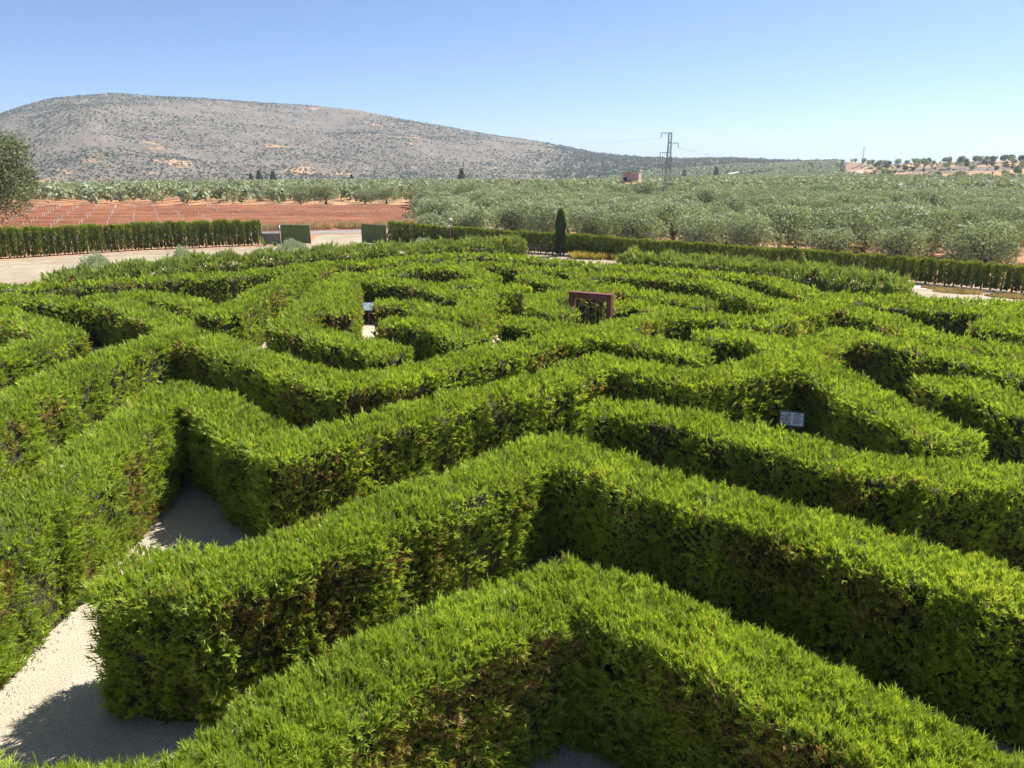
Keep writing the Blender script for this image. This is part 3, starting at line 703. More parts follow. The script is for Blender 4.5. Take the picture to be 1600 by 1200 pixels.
# ------------------------------------------------------------------ olive trees
def tree_crown(rg, R, zc, hz, nl, n, L, Wd, lobe=0.5, ragged=0.25, up=0.5):
    lobes = []
    for i in range(nl):
        a = rg.uniform(0, 6.283); rr = R * math.sqrt(rg.uniform(0.0, 1.0)) * (1 - lobe * 0.8)
        zz = zc + rg.uniform(-1, 1) * hz * (1 - lobe * 0.7) * math.sqrt(max(0.05, 1 - (rr / R) ** 2))
        lobes.append((rr * math.cos(a), rr * math.sin(a), zz, R * lobe * rg.uniform(0.75, 1.2), hz * lobe * rg.uniform(0.8, 1.3)))
    lobes = np.array(lobes); q = rg.integers(0, nl, n)
    dv = rg.normal(0, 1, (n, 3)); dv /= np.linalg.norm(dv, axis=1)[:, None]
    dv[:, 2] = np.where((dv[:, 2] < -0.3) & (rg.random(n) < 0.6), -dv[:, 2], dv[:, 2])
    rad = rg.uniform(0.55, 1.0, n) ** 0.5 + rg.exponential(ragged * 0.25, n)
    P = lobes[q, :3] + dv * rad[:, None] * lobes[q][:, [3, 3, 4]]
    tang = rg.normal(0, 1, (n, 3)); tang -= dv * (tang * dv).sum(1)[:, None]
    D = dv * 0.45 + tang * 0.6; D[:, 2] += up * 0.6
    D /= np.linalg.norm(D, axis=1)[:, None]
    T = np.clip(0.45 + rg.normal(0, 0.2, n) + 0.12 * rg.normal(0, 1, nl)[q], 0, 1)
    return P, D, rg.uniform(0.7, 1.3, n) * L, np.full(n, Wd) * rg.uniform(0.7, 1.3, n), T, dv

def trunk_branches(rg, th, R, top, r0=0.16, nb=5):
    mb = MB()
    mb.tube([(0, 0, -0.15), (0.04, 0.02, th * 0.5), (0.02, 0.05, th)], [r0 * 1.3, r0, r0 * 0.85], 8)
    for i in range(nb):
        a = i * 6.283 / nb + rg.uniform(-0.4, 0.4); rr = R * rg.uniform(0.35, 0.6)
        mb.tube([(0.02, 0.05, th * 0.9), (rr * 0.45 * math.cos(a), rr * 0.45 * math.sin(a), th + (top - th) * 0.3), (rr * math.cos(a), rr * math.sin(a), th + (top - th) * 0.7)],
                [r0 * 0.6, r0 * 0.4, r0 * 0.12], 6)
    return mb

OL = []
for i in range(4):
    rg = np.random.default_rng(500 + i)
    P, D, L, W_, T, NV = tree_crown(rg, 2.35, 2.15, 1.80, 13, 4800, 0.22, 0.060, lobe=0.46, ragged=0.30, up=0.5)
    P[:, 2] = np.where(P[:, 2] < 0.35, 0.35 + rg.uniform(0, 0.4, len(P)), P[:, 2])
    low = rg.random(len(P)) < 0.10; P[:, 2] = np.where(low, P[:, 2] * 0.45 + 0.1, P[:, 2])
    V, TT = tris(P, D, L, W_, rg, T, NV)
    OL.append((np_mesh("olive_crown", V, np.arange(len(V)), M['olive'], 3, {"tint": TT}), trunk_branches(rg, 0.9, 2.2, 3.6).mesh("olive_trunk", M['bark'], True)))

rg = np.random.default_rng(77)
HED_R = np.array([(-11.4, 70.4), (-5.8, 68.0), (3.8, 63.0), (14.4, 55.6), (25.6, 47.4), (31.5, 41.2), (60, 14)])
def behind_hedge(x, y):
    return y - np.interp(x, HED_R[:, 0], HED_R[:, 1])
cand = []
ca, sa = math.cos(math.radians(-37)), math.sin(math.radians(-37))
g = np.arange(-260, 261)
GX, GY = np.meshgrid(g, g)
# near grove, dense
X = GX * 5.0 * ca - GY * 5.1 * sa + rg.normal(0, 0.5, GX.shape); Y = GX * 5.0 * sa + GY * 5.1 * ca + 100 + rg.normal(0, 0.5, GX.shape)
r = np.hypot(X, Y); az = np.degrees(np.arctan2(X, Y))
ok = (behind_hedge(X, Y) > 3.6) & (X > -2.5 - 0.105 * Y) & (Y > 10) & (r < 172) & (np.abs(az) < 39) & ~((Y < 103) & (Y > 78) & (X < -10.5))
near = np.stack([X[ok], Y[ok]], 1)
# groves on the plain beyond
X = GX * 5.6 - 0.10 * GY + rg.normal(0, 0.7, GX.shape); Y = GY * 6.2 + 0.15 * GX * 5.6 + 400 + rg.normal(0, 0.7, GX.shape)
X = X.ravel(); Y = Y.ravel()
r = np.hypot(X, Y); az = np.degrees(np.arctan2(X, Y))
Z, hill, t, _, _ = ground_z(X, Y, True)
vy = 144.0 + 0.10 * (X + 40)
ok = (np.abs(az) < 40) & (r > 172) & (Y > 30) & ((hill < 0.3) | (t < np.interp(az, [1, 6, 12, 18, 23], [-1, 0.08, 0.35, 0.6, 0.8]))) & ~((az > 23.0) & (t > 0.14))
ok |= (np.abs(az) < 40) & (r <= 172) & (Y > vy) & (X < -2.5 - 0.105 * Y)
ok &= (r < 1500)
gap = fbm(X / 55 + 2, Y / 55, 3)
ok &= (gap > 0.30) | (r < 330)
hx, hy = (30.5, 195.6); hd = math.hypot(hx, hy)
far = np.stack([X[ok], Y[ok]], 1)
def clear(P):   # open ground in front of the field house
    al = (P[:, 0] * hx + P[:, 1] * hy) / hd; ac = np.abs(P[:, 0] * hy - P[:, 1] * hx) / hd
    return P[~((ac < 3.5) & (al > hd - 46) & (al < hd + 4))]
near, far = clear(near), clear(far)
ppx, ppy = (29.8, 147.0)
near = near[~((np.abs(near[:, 0] * ppy - near[:, 1] * ppx) / 150 < 2.2) & (near[:, 1] > 118) & (near[:, 1] < 158))]
allp = np.concatenate([near, far]); isnear = np.arange(len(allp)) < len(near)
order = np.argsort(np.hypot(allp[:, 0], allp[:, 1]))
ind, rest = order[:296], order[296:]
for i in ind:
    x, y = allp[i]; nr_ = isnear[i]
    root = empty("olive_tree", (x, y, float(ground_z(x, y)) - 0.05), rg.uniform(0, 6.28))
    s = rg.uniform(0.76, 1.12) * (0.97 if nr_ else 0.95)
    root.scale = (s * rg.uniform(1.08, 1.25), s * 1.12, s * rg.uniform(0.88, 1.08))
    if nr_: tag(root, "silvery grey-green olive tree in the dense grove behind the clipped cypress row", "olive tree", "olive trees of the near grove")
    else: tag(root, "silvery olive tree in the grove beyond the red vineyard", "olive tree", "olive trees beyond the vineyard")
    c, tr = OL[rg.integers(4)]
    link("crown", c, root); link("trunk", tr, root)

# the rest of the groves: one mass
rx, ry = allp[rest].T; rd = np.hypot(rx, ry); rz = ground_z(rx, ry)
Vs, Ts = [], []
for lo, hi, n, L, Wd in ((0, 230, 150, 0.95, 0.26), (230, 420, 56, 1.35, 0.42), (420, 800, 22, 1.9, 0.75), (800, 3000, 12, 2.4, 1.1)):
    idx = np.where((rd >= lo) & (rd < hi))[0]
    if not len(idx): continue
    protos = [tree_crown(np.random.default_rng(40 + q), 2.4, 2.1, 1.75, 9, n, L, Wd, lobe=0.45, ragged=0.2, up=0.4) for q in range(6)]
    for q in range(6):
        ii = idx[q::6]
        P, D, Lq, Wq, T, NV = protos[q]
        m = len(ii); a = rg.uniform(0, 6.28, m); sc = rg.uniform(0.72, 1.0, m)
        c_, s_ = np.cos(a)[:, None], np.sin(a)[:, None]
        def rot(Q): return np.stack([Q[:, 0] * c_ - Q[:, 1] * s_, Q[:, 0] * s_ + Q[:, 1] * c_, np.broadcast_to(Q[:, 2], (m, n))], -1)
        PP = rot(P) * sc[:, None, None] + np.stack([rx[ii], ry[ii], rz[ii]], -1)[:, None, :]
        PP = PP.reshape(-1, 3); DD = rot(D).reshape(-1, 3)
        tt = np.clip(np.tile(T, m) + np.repeat(rg.normal(0, 0.10, m), n) - 0.05, 0, 0.72)
        PP = PP - DD * (np.tile(Lq, m) * 0.5)[:, None]
        V, TT = tris(PP, DD, np.tile(Lq, m), np.tile(Wq, m), rg, tt, rot(NV).reshape(-1, 3))
        Vs.append(V); Ts.append(TT)
V = np.concatenate(Vs); T = np.concatenate(Ts)
me = np_mesh("olive_grove", V, np.arange(len(V)), M['olive'], 3, {"tint": T})
tag(link("olive_grove", me), "wide silvery olive groves covering the plain up to the hills", "olive grove", kind="stuff")

# ------------------------------------------------------------------ scrub on the hills
def scatter_scrub():
    rg = np.random.default_rng(91)
    n = 150000
    az = rg.uniform(-42, 42, n); r = rg.uniform(380 ** 1.6, 2150 ** 1.6, n) ** (1 / 1.6)
    X = r * np.sin(np.radians(az)); Y = r * np.cos(np.radians(az))
    Z, hill, t, _, _ = ground_z(X, Y, True)
    dn = fbm(X / 130, Y / 130, 4)
    wood = (az > rg.uniform(1.5, 7.5, n)) & (az < 23.2)
    rise = az > 24.4
    keep = (hill > 0.4) & (t < 1.06) & ((az < 23.2) | rise) & ((rg.random(n) < np.clip((dn - 0.30) * 3.2, 0.12, 1.0)) | (wood & (rg.random(n) < 0.5) & (t > np.interp(az, [1, 6, 12, 18, 23], [0.15, 0.12, 0.35, 0.6, 0.8]))))
    X, Y, Z, wood, r, rise = X[keep], Y[keep], Z[keep], wood[keep], r[keep], rise[keep]
    m = len(X)
    s = rg.uniform(1.0, 2.3, m) * np.where(wood, 1.9, 1.0) * np.where(rg.random(m) < 0.12, 1.5, 1) * np.where(rise, rg.uniform(0.35, 0.8, m), 1)
    k = 4
    D = rg.normal(0, 1, (m * k, 3)); D[:, 2] = np.abs(D[:, 2]) * 0.8 + 0.15; D /= np.linalg.norm(D, axis=1)[:, None]
    S = np.repeat(s, k)
    P = np.repeat(np.stack([X, Y, Z - 0.1], 1), k, 0) + rg.normal(0, 0.28, (m * k, 3)) * S[:, None] * np.array([1, 1, 0.1])
    V, T = tris(P, D, S * rg.uniform(0.8, 1.25, m * k), S * 0.6, rg, np.clip(np.repeat(np.where(wood, rg.uniform(0.6, 1, m), rg.uniform(0, 1, m)), k), 0, 1))  # wood scrub tinted lighter, distance haze put into its colour
    me = np_mesh("hill_scrub", V, np.arange(len(V)), M['scrub'], 3, {"tint": T})
    tag(link("hill_scrub", me), "low dark green scrub dotted over the stony grey hill", "scrub", kind="stuff")
scatter_scrub()

# trees on the near rise at the right
OK = []
for i in range(3):
    rg = np.random.default_rng(610 + i)
    P, D, L, W_, T, NV = tree_crown(rg, 2.7, 2.3, 2.0, 12, 900, 0.7, 0.22, lobe=0.42, ragged=0.4, up=0.4)
    V, TT = tris(P, D, L, W_, rg, T, NV)
    OK.append((np_mesh("dark_tree_crown", V, np.arange(len(V)), M['oak'], 3, {"tint": TT}), trunk_branches(rg, 1.2, 2.4, 4.2, 0.2).mesh("dark_tree_trunk", M['bark'], True)))
rg = np.random.default_rng(88)
cnt = 0
placed = []
while cnt < 120:
    az = rg.uniform(23.6, 38); t_ = rg.uniform(0.0, 1.0) if cnt > 34 else rg.uniform(0.9, 1.02)
    R_, F_ = np.interp(az, SKY[:, 0], SKY[:, 2]), np.interp(az, SKY[:, 0], SKY[:, 3])
    r_ = F_ + (R_ - F_) * t_
    if az < 24.6 and t_ < 0.8: continue
    x, y = r_ * math.sin(math.radians(az)), r_ * math.cos(math.radians(az))
    if any((x - a) ** 2 + (y - b) ** 2 < 36 for a, b in placed): continue
    placed.append((x, y)); cnt += 1
    root = empty("hillside_tree", (x, y, float(ground_z(x, y)) - 0.1), rg.uniform(0, 6.28))
    s = rg.uniform(0.35, 0.8) if t_ < 0.85 else rg.uniform(0.65, 0.95)
    root.scale = (s, s, s)
    tag(root, "round bushy tree dotted on the bare ochre rise beside the pale track", "tree", "trees on the ochre rise")
    c, tr = OK[rg.integers(3)]
    if rg.random() < 0.45: c, tr = OL[rg.integers(4)]; root.scale = (s * 1.25,) * 3
    link("crown", c, root); link("trunk", tr, root)

# pale track climbing the rise
def ribbon(name, pts, w, mat, lift=0.35):
    bm = MB(); pts = np.array(pts, float)
    d = np.gradient(pts, axis=0); d /= np.linalg.norm(d, axis=1)[:, None]; n_ = np.stack([-d[:, 1], d[:, 0]], 1)
    w = np.broadcast_to(w, len(pts))[:, None]
    Lp, Rp = pts + n_ * w / 2, pts - n_ * w / 2
    lv = [bm.bm.verts.new((a[0], a[1], float(ground_z(a[0], a[1])) + lift)) for a in Lp]
    rv = [bm.bm.verts.new((a[0], a[1], float(ground_z(a[0], a[1])) + lift)) for a in Rp]
    for i in range(len(pts) - 1): bm.bm.faces.new((lv[i], rv[i], rv[i + 1], lv[i + 1]))
    return tag(bm.build(name, mat), kind="structure")
pl = lambda az, r_: (r_ * math.sin(math.radians(az)), r_ * math.cos(math.radians(az)))
ribbon("pale_track", [pl(26.0, 392), pl(25.2, 410), pl(24.5, 435), pl(24.15, 470), pl(24.2, 510), pl(24.45, 560), pl(24.4, 600), pl(24.1, 640)], 5.0, M['track'])

# ------------------------------------------------------------------ big tree on the left, behind the boundary row
rg = np.random.default_rng(19)
P, D, L, W_, T, NV = tree_crown(rg, 4.6, 5.9, 4.3, 26, 15000, 0.34, 0.075, lobe=0.34, ragged=0.7, up=0.5)
V, TT = tris(P, D, L, W_, rg, T * 0.9, NV)
root = tag(empty("large_tree", (-50.2, 72.5, 0)), "large dense grey-green tree behind the cypress row beside the drive", "tree")
link("crown", np_mesh("large_tree_crown", V, np.arange(len(V)), leaf_mat("large_tree_foliage", [(0.0, (0.09, 0.115, 0.05)), (1.0, (0.26, 0.30, 0.15))], translucency=0.25, scale=0.4), 3, {"tint": TT}), root)
trunk_branches(rg, 2.4, 4.5, 8.5, 0.36, 7).build("trunk", M['bark'], root, True)

# ------------------------------------------------------------------ vineyard: red field with white tubes in rows
sheet("vineyard_soil", [(-95, 66.0), (-22, 86.5), (-11.5, 89.5), (-17.8, 143.5), (-120, 133)], 0.016, M['red_soil'], 0.2, 8)
def vineyard():
    rg = np.random.default_rng(4)
    tube = MB().tube([(0, 0, 0), (0.005, 0, 0.62)], 0.055, 6).mesh("vine_tube", M['tube_white'])
    cyx, cyy = math.sin(math.radians(-26)), math.cos(math.radians(-26))
    pts = []
    for i in range(-30, 60):
        for j in range(0, 60):
            x = -30 + i * 3.4 * cyy + j * 2.6 * cyx; y = 92 + i * 3.4 * 0.105 + j * 2.6 * cyy
            if y > 91 + 0.18 * (x + 20) and y < 140 + 0.10 * (x + 20) and x < -3.0 - 0.105 * y and math.degrees(math.atan2(x, y)) > -39:
                if rg.random() < 0.75: pts.append((x + rg.normal(0, 0.06), y + rg.normal(0, 0.06)))
    pts.sort(key=lambda q: q[0] ** 2 + q[1] ** 2)
    for x, y in pts[:290]:
        o = link("vine_tube", tube); o.location = (x, y, 0.01)
        o.rotation_euler = (rg.normal(0, 0.04), rg.normal(0, 0.04), 0); o.scale = (1, 1, rg.uniform(0.8, 1.15))
        tag(o, "white plant tube round a young vine in the red field", "plant tube", "white tubes in the vineyard rows")
    mb = MB()
    for x, y in pts[290:]:
        mb.box((x, y, 0.31), (0.10, 0.10, 0.60))
    tag(mb.build("vine_tubes", M['tube_white']), "far rows of white plant tubes in the red field", "plant tubes", kind="stuff")
    # furrow ridges of turned soil along the rows
    mb = MB()
    V = []; F = []
    for j in range(0, 22):
        xs = np.arange(-92, -10, 1.2)
        ys = 91.2 + j * 2.6 * 0.9 + xs * 0.0 + (xs + 30) * 0.105
        okm = (ys > 90.6 + 0.18 * (xs + 20)) & (xs < -3.5 - 0.105 * ys) & (ys < 140)
        xs, ys = xs[okm], ys[okm]
        if len(xs) < 3: continue
        hgt = 0.22 + 0.14 * rg.random(len(xs)); b0 = len(V)
        for x, y, hh in zip(xs, ys, hgt):
            V += [(x, y - 0.6, 0.012), (x, y + rg.normal(0, 0.05), 0.02 + hh), (x, y + 0.6, 0.012)]
        for q in range(len(xs) - 1):
            a = b0 + q * 3
            F += [(a, a + 3, a + 4, a + 1), (a + 1, a + 4, a + 5, a + 2)]
    me = np_mesh("furrow_soil", np.array(V), np.array(F), M['red_soil'], 4)
    tag(link("furrow_soil", me), kind="structure")
vineyard()

def grass_patch(name, label, cat, n, sampler, hgt, mat, wd=0.012, seed=1, lean=0.2):
    rg = np.random.default_rng(seed)
    xy = sampler(rg, n); n = len(xy)
    P = np.column_stack([xy, np.full(n, 0.01)])
    D = rg.normal(0, lean, (n, 3)); D[:, 2] = 1; D /= np.linalg.norm(D, axis=1)[:, None]
    V, T = tris(P, D, rg.uniform(0.5, 1.2, n) * hgt, np.full(n, wd), rg, rg.uniform(0, 1, n))
    o = link(name, np_mesh(name, V, np.arange(len(V)), mat, 3, {"tint": T}))
    return tag(o, label, cat, kind="stuff")

def litter():
    rg = np.random.default_rng(33); xs = []
    for a, b in zip(SA, SB):
        if np.linalg.norm((a + b) / 2) > 26: continue
        Ln = np.linalg.norm(b - a); d = (b - a) / Ln; nn = np.array([-d[1], d[0]]); n = int(90 * Ln)
        q = rg.uniform(0, Ln, n); o_ = (HW - 0.05 + rg.exponential(0.16, n)) * rg.choice([-1, 1], n)
        xs.append(a + d * q[:, None] + nn * o_[:, None])
    xy = np.concatenate(xs); n = len(xy)
    P = np.column_stack([xy, np.full(n, 0.018)]); an = rg.uniform(0, 6.28, n)
    D = np.column_stack([np.cos(an), np.sin(an), rg.uniform(0.0, 0.35, n)])
    V, T = tris(P, D, rg.uniform(0.02, 0.06, n), rg.uniform(0.004, 0.010, n), rg, rg.uniform(0.0, 1.0, n))
    tag(link("leaf_litter", np_mesh("leaf_litter", V, np.arange(len(V)), leaf_mat("leaf_litter", [(0, (0.10, 0.06, 0.03)), (0.6, (0.20, 0.12, 0.06)), (1, (0.16, 0.17, 0.06))], translucency=0.05), 3, {"tint": T})),
        "brown fallen leaf scraps along the feet of the maze hedges", "leaf litter", kind="stuff")
litter()
def stones():
    rg = np.random.default_rng(34); n = 5200
    x = rg.uniform(-9, 10, n); y = rg.uniform(4.5, 17, n)
    k = (dist_all(np.column_stack([x, y])) > HW - 0.1); x, y = x[k], y[k]; n = len(x)
    s = 0.006 + rg.exponential(0.006, n); a = rg.uniform(0, 6.28, n)
    c = np.stack([x, y, 0.008 + s * 0.3], 1)
    ang = a[:, None] + np.array([0, 2.1, 4.2]) + rg.normal(0, 0.3, (n, 3))
    base = np.stack([c[:, None, 0] + np.cos(ang) * s[:, None] * 1.2, c[:, None, 1] + np.sin(ang) * s[:, None], np.full((n, 3), 0.009)], -1)
    V = np.concatenate([base, (c + np.array([0, 0, 1]) * s[:, None] * 0.6)[:, None, :]], 1).reshape(-1, 3)
    b = (np.arange(n) * 4)[:, None]
    F = np.concatenate([b + np.array([0, 1, 3]), b + np.array([1, 2, 3]), b + np.array([2, 0, 3])], 1).reshape(-1)
    tag(link("loose_stones", np_mesh("loose_stones", V, F, solid("stone_chip", (0.42, 0.37, 0.31), 0.9, var=0.4, scale=40), 3)), "loose stone chips scattered on the gravel paths", "stones", kind="stuff")
stones()

def strip(x0, x1, y0, y1, sl=0.0):
    def f(rg, n):
        x = rg.uniform(x0, x1, n); y = rg.uniform(y0, y1, n) + (x - x0) * sl
        k = fbm(x / 2.2, y / 1.5) > 0.42
        return np.column_stack([x, y])[k]
    return f
grass_patch("dry_grass", "dry straw-coloured grass along the edge of the red vineyard", "grass", 16000, strip(-34, -9.5, 84.6, 89.2, 0.25), 0.75, M['straw'], 0.035, 2)
grass_patch("straw_stubble", "pale dry stubble in front of the clipped cypress row", "grass", 9000, strip(22.5, 29.0, 45.4, 47.6, -0.78), 0.16, M['straw'], 0.03, 6)
grass_patch("yellow_flowers", "yellow flowering ground cover at the foot of the tall cypress", "flowers", 5200, strip(4.8, 9.8, 59.6, 62.6, -0.30), 0.55, M['flower'], 0.05, 9, 0.35)

# ------------------------------------------------------------------ low plants by the drive
def mound(name, loc, R, hz, n, mat, label, seed, L=0.16, Wd=0.012, cat="shrub", group=None):
    rg = np.random.default_rng(seed)
    dv = rg.normal(0, 1, (n, 3)); dv[:, 2] = np.abs(dv[:, 2]); dv /= np.linalg.norm(dv, axis=1)[:, None]
    P = dv * np.array([R, R, hz]) * rg.uniform(0.72, 1.0, n)[:, None] * (0.85 + 0.3 * vnoise(dv[:, 0] * 3 + seed, dv[:, 1] * 3, dv[:, 2] * 3))[:, None]
    D = dv + rg.normal(0, 0.3, (n, 3)); D[:, 2] += 0.35; D /= np.linalg.norm(D, axis=1)[:, None]
    V, T = blades(P, D, rg.uniform(0.6, 1.3, n) * L, np.full(n, Wd), 2, 0.35, rg, rg.uniform(0, 1, n))
    V[:, 2] = np.maximum(V[:, 2], 0.0)
    root = tag(empty(name, loc), label, cat, group)
    o = link("foliage", np_mesh(name, V, faces3(V), mat, 3, {"tint": T}), root)
    MB().tube([(0, 0, -0.02), (0.02, 0, hz * 0.5)], [0.05, 0.02], 6).build("stem", M['bark'], root)
    return root
mound("sage_bush", (-26.6, 47.4, 0), 1.15, 1.80, 3600, M['sage'], "rounded grey-green bush beside the pale drive, broadest of its kind", 11, 0.2, 0.02, group="grey-green bushes by the drive")
mound("sage_bush", (-22.9, 51.8, 0), 0.80, 1.70, 2400, M['sage'], "small loose grey-green bush behind the unclipped hedge by the drive", 12, 0.22, 0.02, group="grey-green bushes by the drive")
mound("sage_bush", (-17.2, 58.6, 0), 1.30, 1.60, 3600, M['sage'], "rounded grey-green bush in front of the green gate leaf", 13, 0.2, 0.02, group="grey-green bushes by the drive")
mound("sage_bush", (-7.4, 63.0, 0), 1.10, 1.35, 3000, M['sage'], "pale grey-green bush in front of the cypress row near the lamp post", 14, 0.2, 0.02, group="grey-green bushes by the drive")
def rosette(loc, R, n, label, seed):
    rg = np.random.default_rng(seed)
    root = tag(empty("strappy_plant", loc), label, "plant")
    for i in range(n):
        a = rg.uniform(0, 6.28); el = rg.uniform(0.5, 1.35); L = R * rg.uniform(0.7, 1.1)
        mb = MB(); pr = None
        pts = []
        for q in range(4):
            f = q / 3; rr = L * f * math.cos(el) ; zz = L * f * math.sin(el) - 0.25 * L * f * f
            w = 0.045 * (1 - f ** 2) + 0.004
            c = Vector((rr * math.cos(a), rr * math.sin(a), max(zz, 0.0) + 0.02)); sd_ = Vector((-math.sin(a), math.cos(a), 0)) * w
            pts.append((mb.bm.verts.new(c - sd_), mb.bm.verts.new(c + sd_)))
        for q in range(3): mb.bm.faces.new((pts[q][0], pts[q][1], pts[q + 1][1], pts[q + 1][0]))
        mb.build("leaf", M['fresh'], root)
    return root
rosette((-2.5, 57.6, 0.0), 1.75, 34, "bright green strappy plant behind the unclipped hedge", 21)
rosette((-22.9, 69.4, 0.0), 1.25, 16, "taller leafy plant against the grey netting fence", 22)
rosette((-21.9, 69.2, 0.0), 0.8, 16, "low leafy plant against the grey netting fence", 23)

# ------------------------------------------------------------------ gate and netting fence
def gate_leaf(loc, rz, w, h_, label):
    root = tag(empty("gate_leaf", loc, rz), label, "gate")
    MB().box((w / 2, 0, 0.10 + h_ / 2), (w - 0.08, 0.02, h_ - 0.08)).build("netting", M['gate_green'], root)
    for x in (0.0, w):
        MB().tube([(x, 0, 0), (x, 0, h_ + 0.16)], 0.04, 8).build("post", M['gate_frame'], root, True)
    for z in (0.12, 0.08 + h_):
        MB().tube([(0.04, 0, z), (w - 0.04, 0, z)], 0.025, 8).build("rail", M['gate_frame'], root, True)
    return root
gate_leaf((-21.75, 70.85, 0), 0.0, 2.72, 1.72, "dark green netted gate leaf next to the grey netting fence")
gate_leaf((-14.3, 71.6, 0), math.radians(-24), 2.75, 1.75, "dark green netted gate leaf at the start of the cypress row")
root = tag(empty("netting_fence", (-23.45, 70.6, 0), math.radians(6)), "see-through grey netting fence between cypress row and green gate leaf", "fence")
wm = MB()
for i in range(19):
    x = i * 0.088; wm.bar((x, 0, 0.05), (x, 0, 1.72), 0.012)
for j in range(20):
    wm.bar((0, 0.01, 0.06 + j * 0.087), (1.60, 0.01, 0.06 + j * 0.087), 0.012)
tag(wm.build("wire_mesh", M['mesh_grey'], root), kind="stuff")
MB().box((0.8, 0.03, 0.55), (1.58, 0.012, 1.0)).build("netting", M['mesh_grey'], root)
for x in (-0.02, 1.62): MB().tube([(x, 0, 0), (x, 0, 1.78)], 0.03, 8).build("post", M['galv'], root, True)
MB().bar((0.75, -0.03, 1.3), (1.55, -0.03, 0.35), 0.035).build("brace", M['galv'], root)

# low dark fence near the tall cypress
root = tag(empty("low_fence", (1.6, 62.3, 0), math.radians(-26)), "low dark railing in front of the cypress row near the tall cypress", "fence")
for z in (0.55, 0.85): MB().tube([(0, 0, z), (2.6, 0, z)], 0.025, 6).build("rail", M['fence_dark'], root)
for x in np.linspace(0, 2.6, 5): MB().tube([(float(x), 0, 0), (float(x), 0, 0.95)], 0.03, 6).build("post", M['fence_dark'], root)

# lamp post
root = tag(empty("lamp_post", (-5.45, 66.2, 0)), "thin wooden lamp post with two white floodlights before the cypress row", "lamp post")
MB().tube([(0, 0, 0), (0.01, 0, 2.55)], [0.06, 0.05], 8).build("post", M['wood'], root, True)
for z, s in ((2.62, 1), (2.05, -1)):
    h_ = MB().box((0.10 * s, -0.06, z), (0.22, 0.12, 0.20), Matrix.Rotation(0.5, 4, 'X'), 0.02).build("floodlight", M['white'], root)
    MB().box((0.10 * s, -0.135, z - 0.04), (0.16, 0.012, 0.13), Matrix.Rotation(0.5, 4, 'X')).build("lens", M['sign_face'], h_)
root = tag(empty("marker_post", (-4.6, 65.4, 0)), "short white marker post beside the lamp post", "post")
MB().tube([(0, 0, 0), (0, 0, 0.75)], 0.035, 8).build("post", M['white'], root)
MB().box((0, 0, 0.78), (0.16, 0.05, 0.10), None, 0.01).build("cap", M['white'], root)

# ------------------------------------------------------------------ information signs
def info_sign(loc, rz, w, h_, zc, label, photo_only=False):
    root = tag(empty("information_sign", loc, rz), label, "sign")
    R_ = Matrix.Rotation(math.radians(-30), 4, 'X')
    MB().box((0, 0.05, zc / 2 - 0.02), (0.09, 0.07, zc), None, 0.006).build("post", M['wood'], root)
    b = MB().box((0, 0, zc), (w, 0.035, h_), R_, 0.006).build("board", M['sign_frame'], root)
    def on(u, v, su, sv, d, mat, name):
        c = R_ @ Vector((u, -0.0175 - d, v))
        MB().box((c.x, c.y, c.z + zc), (su, 0.004, sv), R_).build(name, mat, b)
    if photo_only:
        on(0, 0, w - 0.07, h_ - 0.07, 0.002, M['sign_blue'], "picture")
    else:
        on(0, 0, w - 0.09, h_ - 0.09, 0.002, M['sign_face'], "face")
        on(-w * 0.25 + 0.01, 0, w * 0.40, h_ - 0.10, 0.006, M['sign_photo'], "picture")
        for i in range(9):
            ln = w * (0.36 if i % 4 else 0.26)
            on(w * 0.22 - (w * 0.36 - ln) / 2, h_ * 0.32 - i * h_ * 0.075, ln, 0.010 if i else 0.02, 0.006, M['sign_text'], "print_line")
    MB().box((0, 0.05, 0.03), (0.30, 0.24, 0.06), None, 0.01).build("foot", M['black_box'], root)
    MB().box((0, 0.13, zc * 0.46), (w * 0.92, 0.05, zc * 0.62), None, 0.006).build("stand_shade_panel", M['black_box'], root)  # dark stand; under the text board it is added where black shade lies
    return root
info_sign((7.18, 17.95, 0), math.radians(-18), 0.64, 0.42, 0.95, "information board with picture and text on brown post in the dark hedge corner")
info_sign((-6.72, 34.2, 0), math.radians(9), 0.56, 0.44, 0.86, "small bluish picture board on post at the end of the gravel path", True)

# ------------------------------------------------------------------ red arch with hanging chains
a0, a1 = np.array((2.40, 29.15)), np.array((3.80, 28.45))
wv = a1 - a0; wid = float(np.linalg.norm(wv)); rz = math.atan2(wv[1], wv[0])
root = tag(empty("steel_arch", (a0[0], a0[1], 0), rz), "oxide red steel arch hung with a curtain of chains inside the maze", "arch")
MB().box((wid / 2, 0, 2.30), (wid + 0.20, 0.30, 0.22), None, 0.008).build("beam", M['arch'], root)
for x in (0.0, wid): MB().box((x, 0, 1.093), (0.20, 0.296, 2.186), None, 0.008).build("post", M['arch'], root)
MB().box((-0.02, -0.152, 1.72), (0.13, 0.006, 0.15)).build("plate", M['white'], root)
rg = np.random.default_rng(3)
nlk = 26
lk = MB()
for i in range(nlk):
    lk.box((0, 0, -0.04 - i * 0.075), (0.012 if i % 2 else 0.006, 0.006 if i % 2 else 0.012, 0.07))
chain_me = lk.mesh("chain", M['chain'])
for i in range(10):
    o = link("chain", chain_me, root); o.location = (0.14 + i * (wid - 0.28) / 9 + rg.normal(0, 0.008), rg.normal(0, 0.02), 2.19); o.rotation_euler = (0, 0, rg.uniform(0, 3))

